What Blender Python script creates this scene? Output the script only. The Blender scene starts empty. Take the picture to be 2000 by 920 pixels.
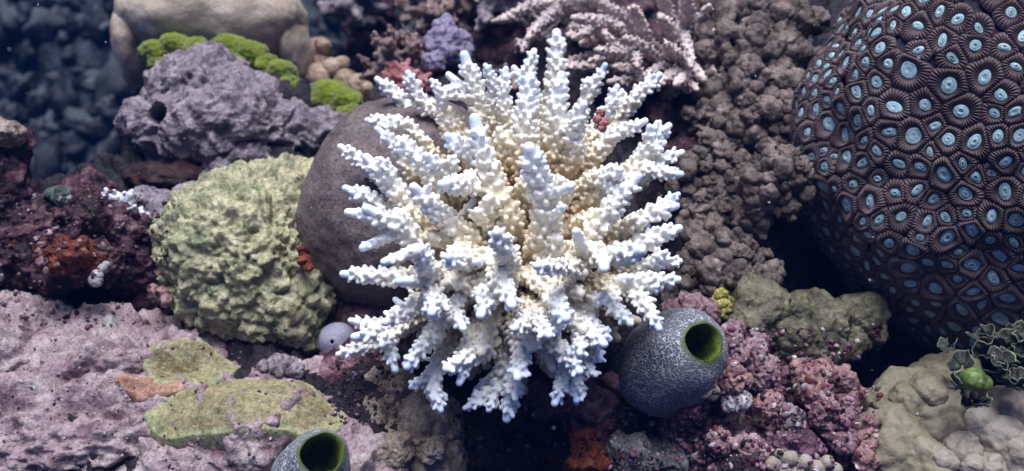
import bpy, math, random
import numpy as np
from mathutils import Vector, noise as mnoise
from mathutils.bvhtree import BVHTree

R = math.radians
sc = bpy.context.scene
COL = sc.collection
random.seed(7)

# ------------------------------------------------------------------ camera, world, sun, exposure
TANH = 0.469
PITCH = R(28)
CAM = np.array([0.0, -0.777, 0.413])
FWD = np.array([0.0, math.cos(PITCH), -math.sin(PITCH)])
UP = np.array([0.0, math.sin(PITCH), math.cos(PITCH)])
RIGHT = np.array([1.0, 0.0, 0.0])

cam_d = bpy.data.cameras.new("camera")
cam = bpy.data.objects.new("camera", cam_d)
COL.objects.link(cam)
cam.location = CAM
cam.rotation_euler = (R(90) - PITCH, 0, 0)
cam_d.sensor_width = 36
cam_d.lens = 18 / TANH
cam_d.clip_start = 0.01
cam_d.clip_end = 100
cam_d.dof.use_dof = True
cam_d.dof.focus_distance = 0.78
cam_d.dof.aperture_fstop = 6.3
sc.camera = cam

SUN_EL, SUN_AZ = 88, 190      # azimuth the light comes from (0 = +Y, clockwise)
w = bpy.data.worlds.new("World")
sc.world = w
w.use_nodes = True
nt = w.node_tree
sky = nt.nodes.new("ShaderNodeTexSky")
sky.sky_type = 'NISHITA'
sky.sun_disc = False
sky.sun_elevation = R(SUN_EL)
sky.sun_rotation = R(SUN_AZ)
bg = nt.nodes["Background"]
bg.inputs[1].default_value = 0.05
tint = nt.nodes.new("ShaderNodeMix")
tint.data_type = 'RGBA'; tint.blend_type = 'MULTIPLY'
tint.inputs[0].default_value = 1
tint.inputs[7].default_value = (0.93, 0.87, 1.12, 1)
nt.links.new(sky.outputs[0], tint.inputs[6])
nt.links.new(tint.outputs[2], bg.inputs[0])

sun_d = bpy.data.lights.new("sun", 'SUN')
sun_d.energy = 4.8
sun_d.angle = R(42)
sun_d.color = (1.0, 0.965, 0.96)
sun = bpy.data.objects.new("sun", sun_d)
COL.objects.link(sun)
sd = Vector((math.sin(R(SUN_AZ)) * math.cos(R(SUN_EL)), math.cos(R(SUN_AZ)) * math.cos(R(SUN_EL)), math.sin(R(SUN_EL))))
sun.rotation_euler = sd.to_track_quat('Z', 'Y').to_euler()

sc.view_settings.view_transform = 'Standard'
sc.view_settings.look = 'None'
sc.view_settings.exposure = 0.62
sc.view_settings.gamma = 1
sc.view_settings.use_curve_mapping = False
cy = sc.cycles
cy.max_bounces = 6
cy.diffuse_bounces = 4
cy.glossy_bounces = 2
cy.volume_bounces = 0
cy.transmission_bounces = 2
cy.use_denoising = True
cy.caustics_reflective = False
cy.caustics_refractive = False

# ------------------------------------------------------------------ numpy helpers
def V(px, py, d):
    """photo position + distance along the view axis -> world point"""
    px, py, d = np.broadcast_arrays(np.asarray(px, float), np.asarray(py, float), np.asarray(d, float))
    X = (px - 1000) / 1000 * TANH * d
    Y = (460 - py) / 1000 * TANH * d
    return CAM + X[..., None] * RIGHT + Y[..., None] * UP + d[..., None] * FWD

def px2m(d):
    return TANH * d / 1000.0

def hashi(ix, iy, iz, seed):
    h = (ix.astype(np.int64) * 374761393 + iy.astype(np.int64) * 668265263 + iz.astype(np.int64) * 2147483647 + seed * 974711) & 0xFFFFFFFF
    h = ((h ^ (h >> 13)) * 1274126177) & 0xFFFFFFFF
    h = ((h ^ (h >> 16)) * 2246822519) & 0xFFFFFFFF
    return h ^ (h >> 15)

GR = np.array([[1,1,0],[-1,1,0],[1,-1,0],[-1,-1,0],[1,0,1],[-1,0,1],[1,0,-1],[-1,0,-1],[0,1,1],[0,-1,1],[0,1,-1],[0,-1,-1],[1,1,0],[-1,1,0],[0,-1,1],[0,-1,-1]], float)

def perlin(p, seed=0):
    i = np.floor(p).astype(np.int64)
    f = p - i
    u = f * f * f * (f * (f * 6 - 15) + 10)
    out = np.zeros(len(p))
    for dx in (0, 1):
        wx = u[:, 0] if dx else 1 - u[:, 0]
        for dy in (0, 1):
            wy = u[:, 1] if dy else 1 - u[:, 1]
            for dz in (0, 1):
                wz = u[:, 2] if dz else 1 - u[:, 2]
                g = GR[hashi(i[:, 0] + dx, i[:, 1] + dy, i[:, 2] + dz, seed) & 15]
                out += wx * wy * wz * (g[:, 0] * (f[:, 0] - dx) + g[:, 1] * (f[:, 1] - dy) + g[:, 2] * (f[:, 2] - dz))
    return out

def fbm(p, octv=4, seed=0, gain=0.5, ridged=False):
    a, s, out = 1.0, 1.0, np.zeros(len(p))
    for k in range(octv):
        n = perlin(p * s, seed + k * 17)
        if ridged:
            n = 0.5 - np.abs(n) * 1.6
        out += a * n
        a *= gain
        s *= 2.03
    return out

def worley(p, seed=0):
    i = np.floor(p).astype(np.int64)
    d1 = np.full(len(p), 9.0)
    d2 = np.full(len(p), 9.0)
    for dx in (-1, 0, 1):
        for dy in (-1, 0, 1):
            for dz in (-1, 0, 1):
                c = i + np.array([dx, dy, dz])
                h = hashi(c[:, 0], c[:, 1], c[:, 2], seed)
                q = c + np.stack([(h & 1023) / 1023.0, ((h >> 10) & 1023) / 1023.0, ((h >> 20) & 1023) / 1023.0], 1)
                d = np.linalg.norm(p - q, axis=1)
                m = d < d1
                d2 = np.where(m, d1, np.minimum(d2, d))
                d1 = np.where(m, d, d1)
    return d1, d2

def sstep(a, b, x):
    t = np.clip((x - a) / (b - a), 0, 1)
    return t * t * (3 - 2 * t)

_ico = {}
def ico(n):
    if n not in _ico:
        import bmesh
        bm = bmesh.new()
        bmesh.ops.create_icosphere(bm, subdivisions=n, radius=1)
        bm.verts.ensure_lookup_table()
        v = np.array([x.co[:] for x in bm.verts])
        f = np.array([[x.index for x in fc.verts] for fc in bm.faces])
        bm.free()
        _ico[n] = (v, f)
    return _ico[n]

def mesh_from(name, v, f, attrs=None, smooth=True):
    """f : (n,3) or (n,4) int array, or a list of such arrays"""
    fs = [x for x in (f if isinstance(f, list) else [f]) if len(x)]
    me = bpy.data.meshes.new(name)
    me.vertices.add(len(v))
    me.vertices.foreach_set("co", np.asarray(v, np.float32).ravel())
    loops = np.concatenate([x.ravel() for x in fs]).astype(np.int32)
    sizes = np.concatenate([np.full(len(x), x.shape[1]) for x in fs]).astype(np.int32)
    me.loops.add(len(loops))
    me.loops.foreach_set("vertex_index", loops)
    me.polygons.add(len(sizes))
    st = np.concatenate([[0], np.cumsum(sizes)[:-1]]).astype(np.int32)
    me.polygons.foreach_set("loop_start", st)
    me.polygons.foreach_set("loop_total", sizes)
    me.polygons.foreach_set("use_smooth", np.full(len(sizes), smooth))
    me.update(calc_edges=True)
    for k, a in (attrs or {}).items():
        a = np.asarray(a, np.float32)
        if a.ndim == 1:
            at = me.attributes.new(k, 'FLOAT', 'POINT')
            at.data.foreach_set("value", a)
        else:
            at = me.attributes.new(k, 'FLOAT_COLOR', 'POINT')
            at.data.foreach_set("color", np.concatenate([a, np.ones((len(a), 1), np.float32)], 1).ravel())
    return me

def add(name, me, m=None, parent=None, loc=None):
    o = bpy.data.objects.new(name, me)
    COL.objects.link(o)
    if m:
        for x in (m if isinstance(m, list) else [m]):
            me.materials.append(x)
    if loc is not None:
        o.location = loc
    if parent:
        o.parent = parent
    return o

def tag(o, label, cat, group=None, kind=None):
    o['label'] = label
    o['category'] = cat
    if group:
        o['group'] = group
    if kind:
        o['kind'] = kind
    return o

def empty(name, loc):
    o = bpy.data.objects.new(name, None)
    COL.objects.link(o)
    o.location = loc
    o.empty_display_size = 0.02
    return o

# ------------------------------------------------------------------ materials
def ramp(nt, stops, fac):
    r = nt.nodes.new("ShaderNodeValToRGB")
    el = r.color_ramp.elements
    while len(el) < len(stops):
        el.new(0.5)
    for e, (p, c) in zip(el, stops):
        e.position = p
        e.color = (*c, 1)
    nt.links.new(fac, r.inputs[0])
    return r.outputs[0]

def mixc(nt, fac, a, b):
    m = nt.nodes.new("ShaderNodeMix")
    m.data_type = 'RGBA'
    nt.links.new(fac, m.inputs[0])
    for s, x in ((6, a), (7, b)):
        if isinstance(x, tuple):
            m.inputs[s].default_value = (*x, 1)
        else:
            nt.links.new(x, m.inputs[s])
    return m.outputs[2]

def contrast(nt, x, k):
    m = nt.nodes.new("ShaderNodeMapRange")
    m.clamp = True
    m.inputs[1].default_value = 0.5 - 0.5 / k
    m.inputs[2].default_value = 0.5 + 0.5 / k
    nt.links.new(x, m.inputs[0])
    return m.outputs[0]

def ntex(nt, co, scale, detail=5, rough=0.6, dist=0.0, off=0.0):
    n = nt.nodes.new("ShaderNodeTexNoise")
    n.noise_dimensions = '4D'
    n.inputs['W'].default_value = off
    n.inputs['Scale'].default_value = scale
    n.inputs['Detail'].default_value = detail
    n.inputs['Roughness'].default_value = rough
    n.inputs['Distortion'].default_value = dist
    nt.links.new(co, n.inputs['Vector'])
    return n.outputs['Fac']

DEEP = {'yellow_green_tissue': 1.0, 'bleached_tissue': 1.0, 'polyp_disc_tissue': 1.0, 'drifting_specks': 1.0, 'far_reef_rock': .5, 'pink_coralline_rock': .72, 'knobby_tissue': .85, 'staghorn_tissue': 1.05,
        'mixed_crust': .85, 'beige_smooth_tissue': .9, 'white_sprig_tissue': 1.0, 'dark_maroon_crust': .7}
def mat(name, stops, scale=40, detail=6, dist=0.4, spots=(), bump=None, rough=0.55, spec=0.25,
        sss=0.0, sss_r=(0.004, 0.003, 0.002), attr=None, attr_stops=None, attr_mix=1.0, vcol=None, sheen=0.0, fine=0.35, fine_scale=330):
    K = DEEP.get(name, 0.80)                       # base colour level of this tissue or rock
    stops = [(p, tuple(x * K for x in c)) for p, c in stops]
    spots = [(q[0], q[1], q[2], tuple(x * K for x in q[3])) + tuple(q[4:]) for q in spots]
    m = bpy.data.materials.new(name)
    m.use_nodes = True
    t = m.node_tree
    b = t.nodes["Principled BSDF"]
    tc = t.nodes.new("ShaderNodeTexCoord")
    co = tc.outputs['Object']
    seed = (hash(name) % 97) * 0 + sum(map(ord, name)) % 37
    c = ramp(t, stops, contrast(t, ntex(t, co, scale, detail, 0.66, dist, seed), 1.7))
    if fine:
        fr = ramp(t, [(0.36, (1 - fine,) * 3), (0.64, (1 + fine,) * 3)], ntex(t, co, fine_scale, 3, 0.7, 0.2, seed + 2.0))
        mm = t.nodes.new("ShaderNodeMix"); mm.data_type = 'RGBA'; mm.blend_type = 'MULTIPLY'
        mm.inputs[0].default_value = 1
        t.links.new(c, mm.inputs[6]); t.links.new(fr, mm.inputs[7])
        c = mm.outputs[2]
    if attr:
        a = t.nodes.new("ShaderNodeAttribute")
        a.attribute_name = attr
        ac = ramp(t, attr_stops, a.outputs['Fac'])
        mm = t.nodes.new("ShaderNodeMix"); mm.data_type = 'RGBA'; mm.blend_type = 'MULTIPLY'
        mm.inputs[0].default_value = attr_mix
        t.links.new(ac, mm.inputs[6]); t.links.new(c, mm.inputs[7])
        c = mm.outputs[2]
    if vcol:
        a = t.nodes.new("ShaderNodeAttribute")
        a.attribute_name = vcol
        mm = t.nodes.new("ShaderNodeMix"); mm.data_type = 'RGBA'; mm.blend_type = 'MULTIPLY'
        mm.inputs[0].default_value = 1
        t.links.new(a.outputs['Color'], mm.inputs[6]); t.links.new(c, mm.inputs[7])
        c = mm.outputs[2]
    for k, sp in enumerate(spots):
        ssc, lo, hi, col = sp[:4]
        n = ntex(t, co, ssc, sp[4] if len(sp) > 4 else 4, 0.6, 0.3, seed + 5.3 * (k + 1))
        f = ramp(t, [(lo, (0, 0, 0)), (hi, (1, 1, 1))], n)
        c = mixc(t, f, c, col)
    t.links.new(c, b.inputs['Base Color'])
    b.inputs['Roughness'].default_value = rough
    b.inputs['Specular IOR Level'].default_value = spec
    if sss:
        b.inputs['Subsurface Weight'].default_value = sss
        b.inputs['Subsurface Radius'].default_value = (1, 0.8, 0.6)
        b.inputs['Subsurface Scale'].default_value = sss_r[0]
    if sheen:
        b.inputs['Sheen Weight'].default_value = sheen
        b.inputs['Sheen Roughness'].default_value = 0.4
    prev = None
    for bs, bd in (bump or ()):
        n = ntex(t, co, bs, 4, 0.65, 0.2, seed + 11.0)
        bn = t.nodes.new("ShaderNodeBump")
        bn.inputs['Strength'].default_value = 1.0
        bn.inputs['Distance'].default_value = bd
        t.links.new(n, bn.inputs['Height'])
        if prev:
            t.links.new(prev, bn.inputs['Normal'])
        prev = bn.outputs[0]
    if prev:
        t.links.new(prev, b.inputs['Normal'])
    return m

W3 = (1, 1, 1)
M = {}
M['bed'] = mat('reef_bed_rock', [(0.3, (0.004, 0.003, 0.004)), (0.5, (0.014, 0.009, 0.012)), (0.66, (0.03, 0.012, 0.018)), (0.82, (0.06, 0.042, 0.045))], 30,
               spots=[(55, 0.66, 0.72, (0.10, 0.06, 0.08)), (22, 0.68, 0.74, (0.06, 0.012, 0.008))], bump=[(120, 0.004), (400, 0.0012)])  # dark maroon rock, taken near black to give the voids their shade
M['far'] = mat('far_reef_rock', [(0.2, (0.008, 0.009, 0.012)), (0.5, (0.035, 0.042, 0.044)), (0.66, (0.11, 0.12, 0.11)), (0.85, (0.30, 0.32, 0.29))], 9,
               spots=[(22, 0.66, 0.74, (0.17, 0.18, 0.16))], bump=[(40, 0.015)])
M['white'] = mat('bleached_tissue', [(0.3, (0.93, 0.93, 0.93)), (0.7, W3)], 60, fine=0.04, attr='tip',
                 attr_stops=[(0.0, (0.28, 0.17, 0.09)), (0.25, (0.50, 0.35, 0.20)), (0.50, (0.76, 0.67, 0.48)), (0.72, (0.84, 0.81, 0.72)), (0.88, (0.82, 0.85, 0.88)), (1.0, (0.60, 0.71, 0.92))],  # tan end: leftover pigment plus warm bounce light, put into the colour
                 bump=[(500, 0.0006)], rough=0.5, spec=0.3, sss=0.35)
M['stag'] = mat('staghorn_tissue', [(0.2, (0.30, 0.235, 0.22)), (0.5, (0.46, 0.37, 0.345)), (0.8, (0.62, 0.52, 0.47))], 60, bump=[(450, 0.0012)],
                attr='tip', attr_stops=[(0.0, (0.55, 0.5, 0.5)), (0.7, W3), (1.0, (1.25, 1.2, 1.1))])
M['brown_dome'] = mat('smooth_brown_tissue', [(0.2, (0.12, 0.086, 0.078)), (0.5, (0.175, 0.13, 0.115)), (0.8, (0.22, 0.17, 0.15))], 45,
                      spots=[(420, 0.61, 0.68, (0.05, 0.038, 0.04), 1), (26, 0.60, 0.75, (0.22, 0.18, 0.165))], bump=[(330, 0.0012), (900, 0.0004)], rough=0.6)
M['yellow'] = mat('yellow_green_tissue', [(0.22, (0.10, 0.11, 0.055)), (0.42, (0.27, 0.26, 0.14)), (0.6, (0.42, 0.38, 0.215)), (0.8, (0.50, 0.44, 0.30))], 70,
                  spots=[(16, 0.55, 0.75, (0.15, 0.17, 0.085)), (150, 0.60, 0.68, (0.05, 0.075, 0.04)), (60, 0.70, 0.76, (0.40, 0.36, 0.36))], bump=[(260, 0.0022), (700, 0.0006)])
M['olive'] = mat('olive_crust', [(0.2, (0.17, 0.155, 0.075)), (0.5, (0.31, 0.26, 0.125)), (0.8, (0.38, 0.315, 0.18))], 60, attr='edge', attr_stops=[(0.0, W3), (1.0, (1.15, 1.35, 1.35))],
                 spots=[(160, 0.64, 0.72, (0.07, 0.075, 0.04)), (30, 0.60, 0.75, (0.30, 0.33, 0.19))], bump=[(200, 0.0018), (600, 0.0006)])
M['lilac'] = mat('lilac_rough_rock', [(0.2, (0.08, 0.06, 0.068)), (0.45, (0.25, 0.20, 0.21)), (0.75, (0.42, 0.345, 0.345))], 60,
                 spots=[(110, 0.66, 0.74, (0.05, 0.035, 0.04)), (40, 0.68, 0.78, (0.42, 0.40, 0.42))], bump=[(180, 0.004), (500, 0.001)])
M['beige'] = mat('beige_smooth_tissue', fine=0.12, stops=[(0.2, (0.40, 0.30, 0.20)), (0.5, (0.58, 0.45, 0.32)), (0.8, (0.68, 0.56, 0.42))], scale=22,
                 spots=[(250, 0.66, 0.75, (0.27, 0.20, 0.14), 2)], bump=[(300, 0.0012)])
M['green'] = mat('bright_green_algae', fine=0.12, stops=[(0.2, (0.10, 0.13, 0.008)), (0.5, (0.19, 0.235, 0.010)), (0.8, (0.28, 0.32, 0.016))], scale=45,
                 bump=[(500, 0.003)], rough=0.8, sheen=0.3, spec=0.1)
M['tan'] = mat('tan_soft_tissue', [(0.3, (0.22, 0.14, 0.09)), (0.5, (0.36, 0.25, 0.16)), (0.7, (0.48, 0.36, 0.23))], 40, bump=[(300, 0.0015)])
M['knob'] = mat('knobby_tissue', [(0.2, (0.045, 0.031, 0.024)), (0.45, (0.125, 0.092, 0.072)), (0.65, (0.22, 0.165, 0.135)), (0.85, (0.36, 0.29, 0.25))], 45,
                spots=[(20, 0.66, 0.82, (0.28, 0.25, 0.24))], bump=[(260, 0.0022), (800, 0.0006)])
M['knob_olive'] = mat('olive_knobby_tissue', [(0.3, (0.05, 0.045, 0.025)), (0.5, (0.13, 0.115, 0.065)), (0.7, (0.22, 0.195, 0.12))], 40,
                      spots=[(24, 0.64, 0.72, (0.30, 0.24, 0.25))], bump=[(220, 0.002), (700, 0.0006)])
M['pink_rock'] = mat('pink_coralline_rock', [(0.12, (0.07, 0.035, 0.04)), (0.32, (0.25, 0.155, 0.165)), (0.5, (0.40, 0.285, 0.285)), (0.66, (0.48, 0.37, 0.34)), (0.85, (0.55, 0.51, 0.48))], 36,
                     spots=[(22, 0.63, 0.70, (0.34, 0.14, 0.16)), (60, 0.66, 0.72, (0.17, 0.14, 0.07)), (90, 0.68, 0.73, (0.035, 0.02, 0.03))], bump=[(150, 0.0035), (500, 0.001)])
M['crust'] = mat('mixed_crust', [(0.15, (0.010, 0.006, 0.007)), (0.38, (0.07, 0.020, 0.026)), (0.5, (0.19, 0.085, 0.10)), (0.62, (0.36, 0.20, 0.22)), (0.76, (0.15, 0.09, 0.08)), (0.9, (0.46, 0.38, 0.37))], 45,
                 spots=[(60, 0.64, 0.68, (0.02, 0.012, 0.015)), (35, 0.66, 0.72, (0.16, 0.025, 0.02)), (140, 0.70, 0.74, (0.55, 0.48, 0.48))], bump=[(170, 0.004), (500, 0.001)])
M['dark_crust'] = mat('dark_maroon_crust', [(0.3, (0.010, 0.006, 0.008)), (0.48, (0.045, 0.015, 0.022)), (0.6, (0.12, 0.045, 0.06)), (0.75, (0.22, 0.14, 0.13))], 42,
                      spots=[(70, 0.65, 0.69, (0.30, 0.22, 0.22)), (28, 0.66, 0.72, (0.16, 0.045, 0.015)), (45, 0.68, 0.74, (0.10, 0.09, 0.04))], bump=[(160, 0.004), (500, 0.001)])
M['brown_rock'] = mat('brown_knobby_rock', [(0.2, (0.09, 0.065, 0.05)), (0.45, (0.28, 0.22, 0.155)), (0.66, (0.42, 0.335, 0.25)), (0.85, (0.55, 0.48, 0.42))], 45,
                      spots=[(26, 0.62, 0.70, (0.26, 0.24, 0.12)), (34, 0.68, 0.74, (0.33, 0.15, 0.17)), (140, 0.69, 0.74, (0.05, 0.04, 0.035))], bump=[(200, 0.003), (600, 0.001)])
M['orange'] = mat('orange_red_sponge', [(0.2, (0.03, 0.006, 0.004)), (0.5, (0.15, 0.026, 0.008)), (0.8, (0.28, 0.085, 0.03))], 60, spots=[(90, 0.62, 0.7, (0.03, 0.008, 0.006))], bump=[(200, 0.003)])
M['orange_pale'] = mat('pale_orange_sponge', [(0.2, (0.24, 0.11, 0.075)), (0.5, (0.38, 0.20, 0.12)), (0.8, (0.48, 0.33, 0.26))], 60, spots=[(60, 0.56, 0.66, (0.40, 0.28, 0.28))], bump=[(200, 0.002)])
M['cream'] = mat('cream_lump_tissue', fine=0.12, stops=[(0.2, (0.21, 0.17, 0.125)), (0.5, (0.34, 0.28, 0.21)), (0.8, (0.43, 0.37, 0.29))], scale=30, spots=[(40, 0.68, 0.75, (0.20, 0.10, 0.13))], bump=[(300, 0.001)], sss=0.1)
M['cream_olive'] = mat('pale_olive_tissue', fine=0.12, stops=[(0.2, (0.12, 0.10, 0.06)), (0.5, (0.22, 0.185, 0.115)), (0.8, (0.31, 0.26, 0.17))], scale=30, spots=[(60, 0.70, 0.75, (0.10, 0.04, 0.06))], bump=[(300, 0.001)])
M['sponge'] = mat('grey_lilac_sponge', fine=0.12, stops=[(0.3, (0.26, 0.24, 0.30)), (0.6, (0.34, 0.32, 0.38))], scale=40, bump=[(600, 0.0005)])
M['void'] = mat('dark_hole', [(0.3, (0.004, 0.003, 0.004)), (0.7, (0.010, 0.008, 0.009))], 40)
M['white_bit'] = mat('white_calcareous', [(0.2, (0.26, 0.22, 0.21)), (0.6, (0.55, 0.51, 0.50))], 60, bump=[(250, 0.0015)])
M['pale_pink'] = mat('pale_pink_crust', [(0.2, (0.09, 0.035, 0.042)), (0.5, (0.27, 0.155, 0.160)), (0.8, (0.47, 0.345, 0.34))], 60, spots=[(70, 0.60, 0.66, (0.12, 0.03, 0.045)), (160, 0.62, 0.68, (0.45, 0.38, 0.37))], bump=[(220, 0.002)])
M['salmon'] = mat('salmon_crust', [(0.2, (0.15, 0.07, 0.07)), (0.6, (0.34, 0.19, 0.165))], 60, spots=[(80, 0.60, 0.66, (0.20, 0.06, 0.07)), (160, 0.63, 0.69, (0.44, 0.35, 0.33))], bump=[(220, 0.0015)])
M['magenta'] = mat('magenta_crust', [(0.2, (0.04, 0.014, 0.024)), (0.5, (0.15, 0.07, 0.095)), (0.8, (0.32, 0.19, 0.22))], 60, spots=[(80, 0.64, 0.7, (0.03, 0.015, 0.02))], bump=[(220, 0.002)])
M['lime'] = mat('yellow_green_lump', [(0.3, (0.10, 0.10, 0.02)), (0.5, (0.32, 0.30, 0.06)), (0.7, (0.48, 0.45, 0.14))], 90, spots=[(80, 0.62, 0.7, (0.03, 0.03, 0.015))], bump=[(250, 0.002)])
M['red_algae'] = mat('pinkish_red_algae', [(0.3, (0.22, 0.06, 0.06)), (0.6, (0.44, 0.17, 0.16)), (0.8, (0.5, 0.28, 0.26))], 60, bump=[(300, 0.001)])
M['brown_bush'] = mat('brown_bush_tissue', [(0.3, (0.13, 0.08, 0.065)), (0.55, (0.26, 0.17, 0.14)), (0.75, (0.38, 0.28, 0.24))], 50, bump=[(300, 0.001)])
M['grey_bush'] = mat('grey_mauve_tissue', [(0.3, (0.17, 0.13, 0.14)), (0.55, (0.32, 0.26, 0.26)), (0.75, (0.46, 0.38, 0.36))], 50, bump=[(300, 0.001)])
M['lilac_pale'] = mat('pale_lilac_tissue', [(0.3, (0.20, 0.16, 0.22)), (0.6, (0.34, 0.28, 0.36))], 40, bump=[(200, 0.002)])
M['leaf'] = mat('leafy_algae_tissue', [(0.2, (0.012, 0.014, 0.010)), (0.5, (0.035, 0.038, 0.026)), (0.8, (0.085, 0.09, 0.05))], 60, attr='rim',
                attr_stops=[(0.0, W3), (0.90, (1.0, 1.0, 1.0)), (1.0, (4.5, 4.5, 4.6))], bump=[(250, 0.001)])
M['leaf_green'] = mat('green_leaf_tissue', [(0.3, (0.07, 0.11, 0.02)), (0.6, (0.16, 0.22, 0.05))], 60, bump=[(200, 0.0012)], rough=0.45, spec=0.3)
M['snow'] = mat('drifting_specks', [(0.3, (0.55, 0.58, 0.62)), (0.7, (0.75, 0.78, 0.8))], 20)
M['polyp'] = mat('polyp_rim_tissue', fine=0.15, stops=[(0.3, (0.85, 0.85, 0.85)), (0.7, W3)], scale=60, vcol='col', rough=0.5, bump=[(700, 0.0005)])
M['disc'] = mat('polyp_disc_tissue', fine=0.15, stops=[(0.2, (0.20, 0.33, 0.34)), (0.5, (0.30, 0.45, 0.46)), (0.8, (0.44, 0.58, 0.58))], scale=180, vcol='col', rough=0.4, bump=[(500, 0.0008)])
M['dome_skin'] = mat('dark_purple_tissue', fine=0.15, stops=[(0.3, (0.02, 0.014, 0.022)), (0.7, (0.045, 0.032, 0.045))], scale=60, bump=[(400, 0.001)])
M['pebble'] = mat('rubble_mix', [(0.3, (0.45, 0.4, 0.4)), (0.5, (0.9, 0.88, 0.88)), (0.7, (1.2, 1.2, 1.2))], 160, vcol='col', bump=[(300, 0.0015)])

def maze_mat(name):
    """fine wandering pale lines over a dark blue grey skin"""
    m = bpy.data.materials.new(name)
    m.use_nodes = True
    t = m.node_tree
    b = t.nodes["Principled BSDF"]
    co = t.nodes.new("ShaderNodeTexCoord").outputs['Object']
    n = ntex(t, co, 450, 0.0, 0.4, 0.3, 3.3)
    mt = t.nodes.new("ShaderNodeMath"); mt.operation = 'SUBTRACT'; mt.inputs[1].default_value = 0.5
    t.links.new(n, mt.inputs[0])
    ab = t.nodes.new("ShaderNodeMath"); ab.operation = 'ABSOLUTE'
    t.links.new(mt.outputs[0], ab.inputs[0])
    f = ramp(t, [(0.03, (1, 1, 1)), (0.085, (0, 0, 0))], ab.outputs[0])
    body = ramp(t, [(0.35, (0.085, 0.088, 0.098)), (0.65, (0.155, 0.158, 0.168))], ntex(t, co, 25, 3, 0.6, 0.2, 1.0))
    line = ramp(t, [(0.3, (0.30, 0.315, 0.335)), (0.7, (0.52, 0.52, 0.54))], ntex(t, co, 30, 3, 0.6, 0.2, 9.0))
    c = mixc(t, f, body, line)
    a = t.nodes.new("ShaderNodeAttribute"); a.attribute_name = 'rim'
    c = mixc(t, a.outputs['Fac'], c, (0.085, 0.11, 0.025))
    t.links.new(c, b.inputs['Base Color'])
    b.inputs['Roughness'].default_value = 0.5
    b.inputs['Specular IOR Level'].default_value = 0.25
    bn = t.nodes.new("ShaderNodeBump"); bn.inputs['Distance'].default_value = 0.0006
    t.links.new(f, bn.inputs['Height']); t.links.new(bn.outputs[0], b.inputs['Normal'])
    return m
M['maze'] = maze_mat('tunicate_skin')
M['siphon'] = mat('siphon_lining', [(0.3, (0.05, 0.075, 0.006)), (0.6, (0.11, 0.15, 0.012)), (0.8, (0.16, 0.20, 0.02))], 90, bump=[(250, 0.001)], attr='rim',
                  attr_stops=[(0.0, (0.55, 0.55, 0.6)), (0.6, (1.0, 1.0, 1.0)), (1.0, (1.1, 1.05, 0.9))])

# ------------------------------------------------------------------ ground
SL = 0.364
def ground_base(x, y):
    z = SL * y - 0.06
    z = np.where(y > 0.6, SL * 0.6 - 0.06 + 0.35 * (1 - np.exp(-(y - 0.6) * SL / 0.35)), z)
    z = np.where(y < -0.5, SL * -0.5 - 0.06 - 0.2 * (1 - np.exp((y + 0.5) * SL / 0.2)), z)
    yb = 0.13 + 0.11 * sstep(-0.42, -0.33, x) + 0.10 * sstep(-0.16, -0.06, x) + 3.0 * sstep(-0.08, 0.2, x)
    dr = sstep(0.0, 0.16, y - yb)
    lo = -0.55 + np.clip(0.75 * (y - 1.05), 0, 0.75) + 0.03 * np.abs(x)
    return z * (1 - dr) + lo * dr, dr

PITS = [(1590, 520, .07, .07), (1700, 660, .05, .06), (210, 600, .05, .07), (60, 570, .06, .07), (190, 620, .06, .08), (960, 870, .05, .06), (1080, 850, .04, .07),
        (1330, 215, .05, .07), (1350, 420, .06, .06), (900, 70, .05, .06), (330, 350, .05, .05), (650, 600, .05, .05), (1180, 760, .06, .05), (1000, 620, .08, .03), (1620, 480, .10, .08), (1900, 640, .12, .09), (1960, 480, .14, .08), (1700, 560, .08, .06), (80, 600, .05, .06), (300, 600, .04, .05)]
def gd(py):
    s = (460 - py) / 1000 * TANH
    return 0.756 / (0.790 - 0.712 * s)
PITW = [(V(a, b, gd(b)), r, h) for a, b, r, h in PITS]

def ground_z(x, y):
    z, dr = ground_base(x, y)
    p = np.stack([x, y, np.zeros_like(x)], 1)
    near = 0.024 * fbm(p * 14, 5, 3) + 0.012 * fbm(p * 40, 4, 9, ridged=True)
    far = 0.10 * fbm(p * 4.5, 4, 5) + 0.10 * np.maximum(0, 0.55 - worley(p * 5.5, 4)[0]) + 0.03 * fbm(p * 18, 3, 8, ridged=True)
    z = z + near * (1 - dr) + far * dr
    for c, r, h in PITW:
        z = z - h * np.exp(-((x - c[0]) ** 2 + (y - c[1]) ** 2) / (r * r))
    return z, dr

def axis(lo, a, b, hi, step, grow):
    mid = list(np.arange(a, b, step))
    out, s, x = [], step, b
    while x < hi:
        out.append(x); s = min(s * grow, 1.2); x += s
    pre, s, x = [], step, a
    while x > lo:
        s = min(s * grow, 1.2); x -= s; pre.append(x)
    return np.array(pre[::-1] + mid + out)

gx = axis(-9, -0.62, 0.62, 9, 0.0034, 1.04)
gy = axis(-6, -0.3, 0.72, 9, 0.0034, 1.02)
X, Y = np.meshgrid(gx, gy)
Z, DR = ground_z(X.ravel(), Y.ravel())
gv = np.stack([X.ravel(), Y.ravel(), Z], 1)
nx, ny = len(gx), len(gy)
ii = np.arange(nx * ny).reshape(ny, nx)
gf = np.stack([ii[:-1, :-1].ravel(), ii[:-1, 1:].ravel(), ii[1:, 1:].ravel(), ii[1:, :-1].ravel()], 1)
me = mesh_from('reef_bed', gv, gf)
ground = add('reef_bed', me, [M['bed'], M['far']])
fdr = DR[gf[:, 0]]
me.polygons.foreach_set('material_index', (fdr > 0.5).astype(np.int32))
tag(ground, 'uneven maroon black reef rock bed, darkened for its shaded voids, dropping away to a far slope', 'reef bed', kind='structure')
Zg = Z.reshape(ny, nx)

def gz(x, y):
    return float(ground_z(np.array([x]), np.array([y]))[0][0])

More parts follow.
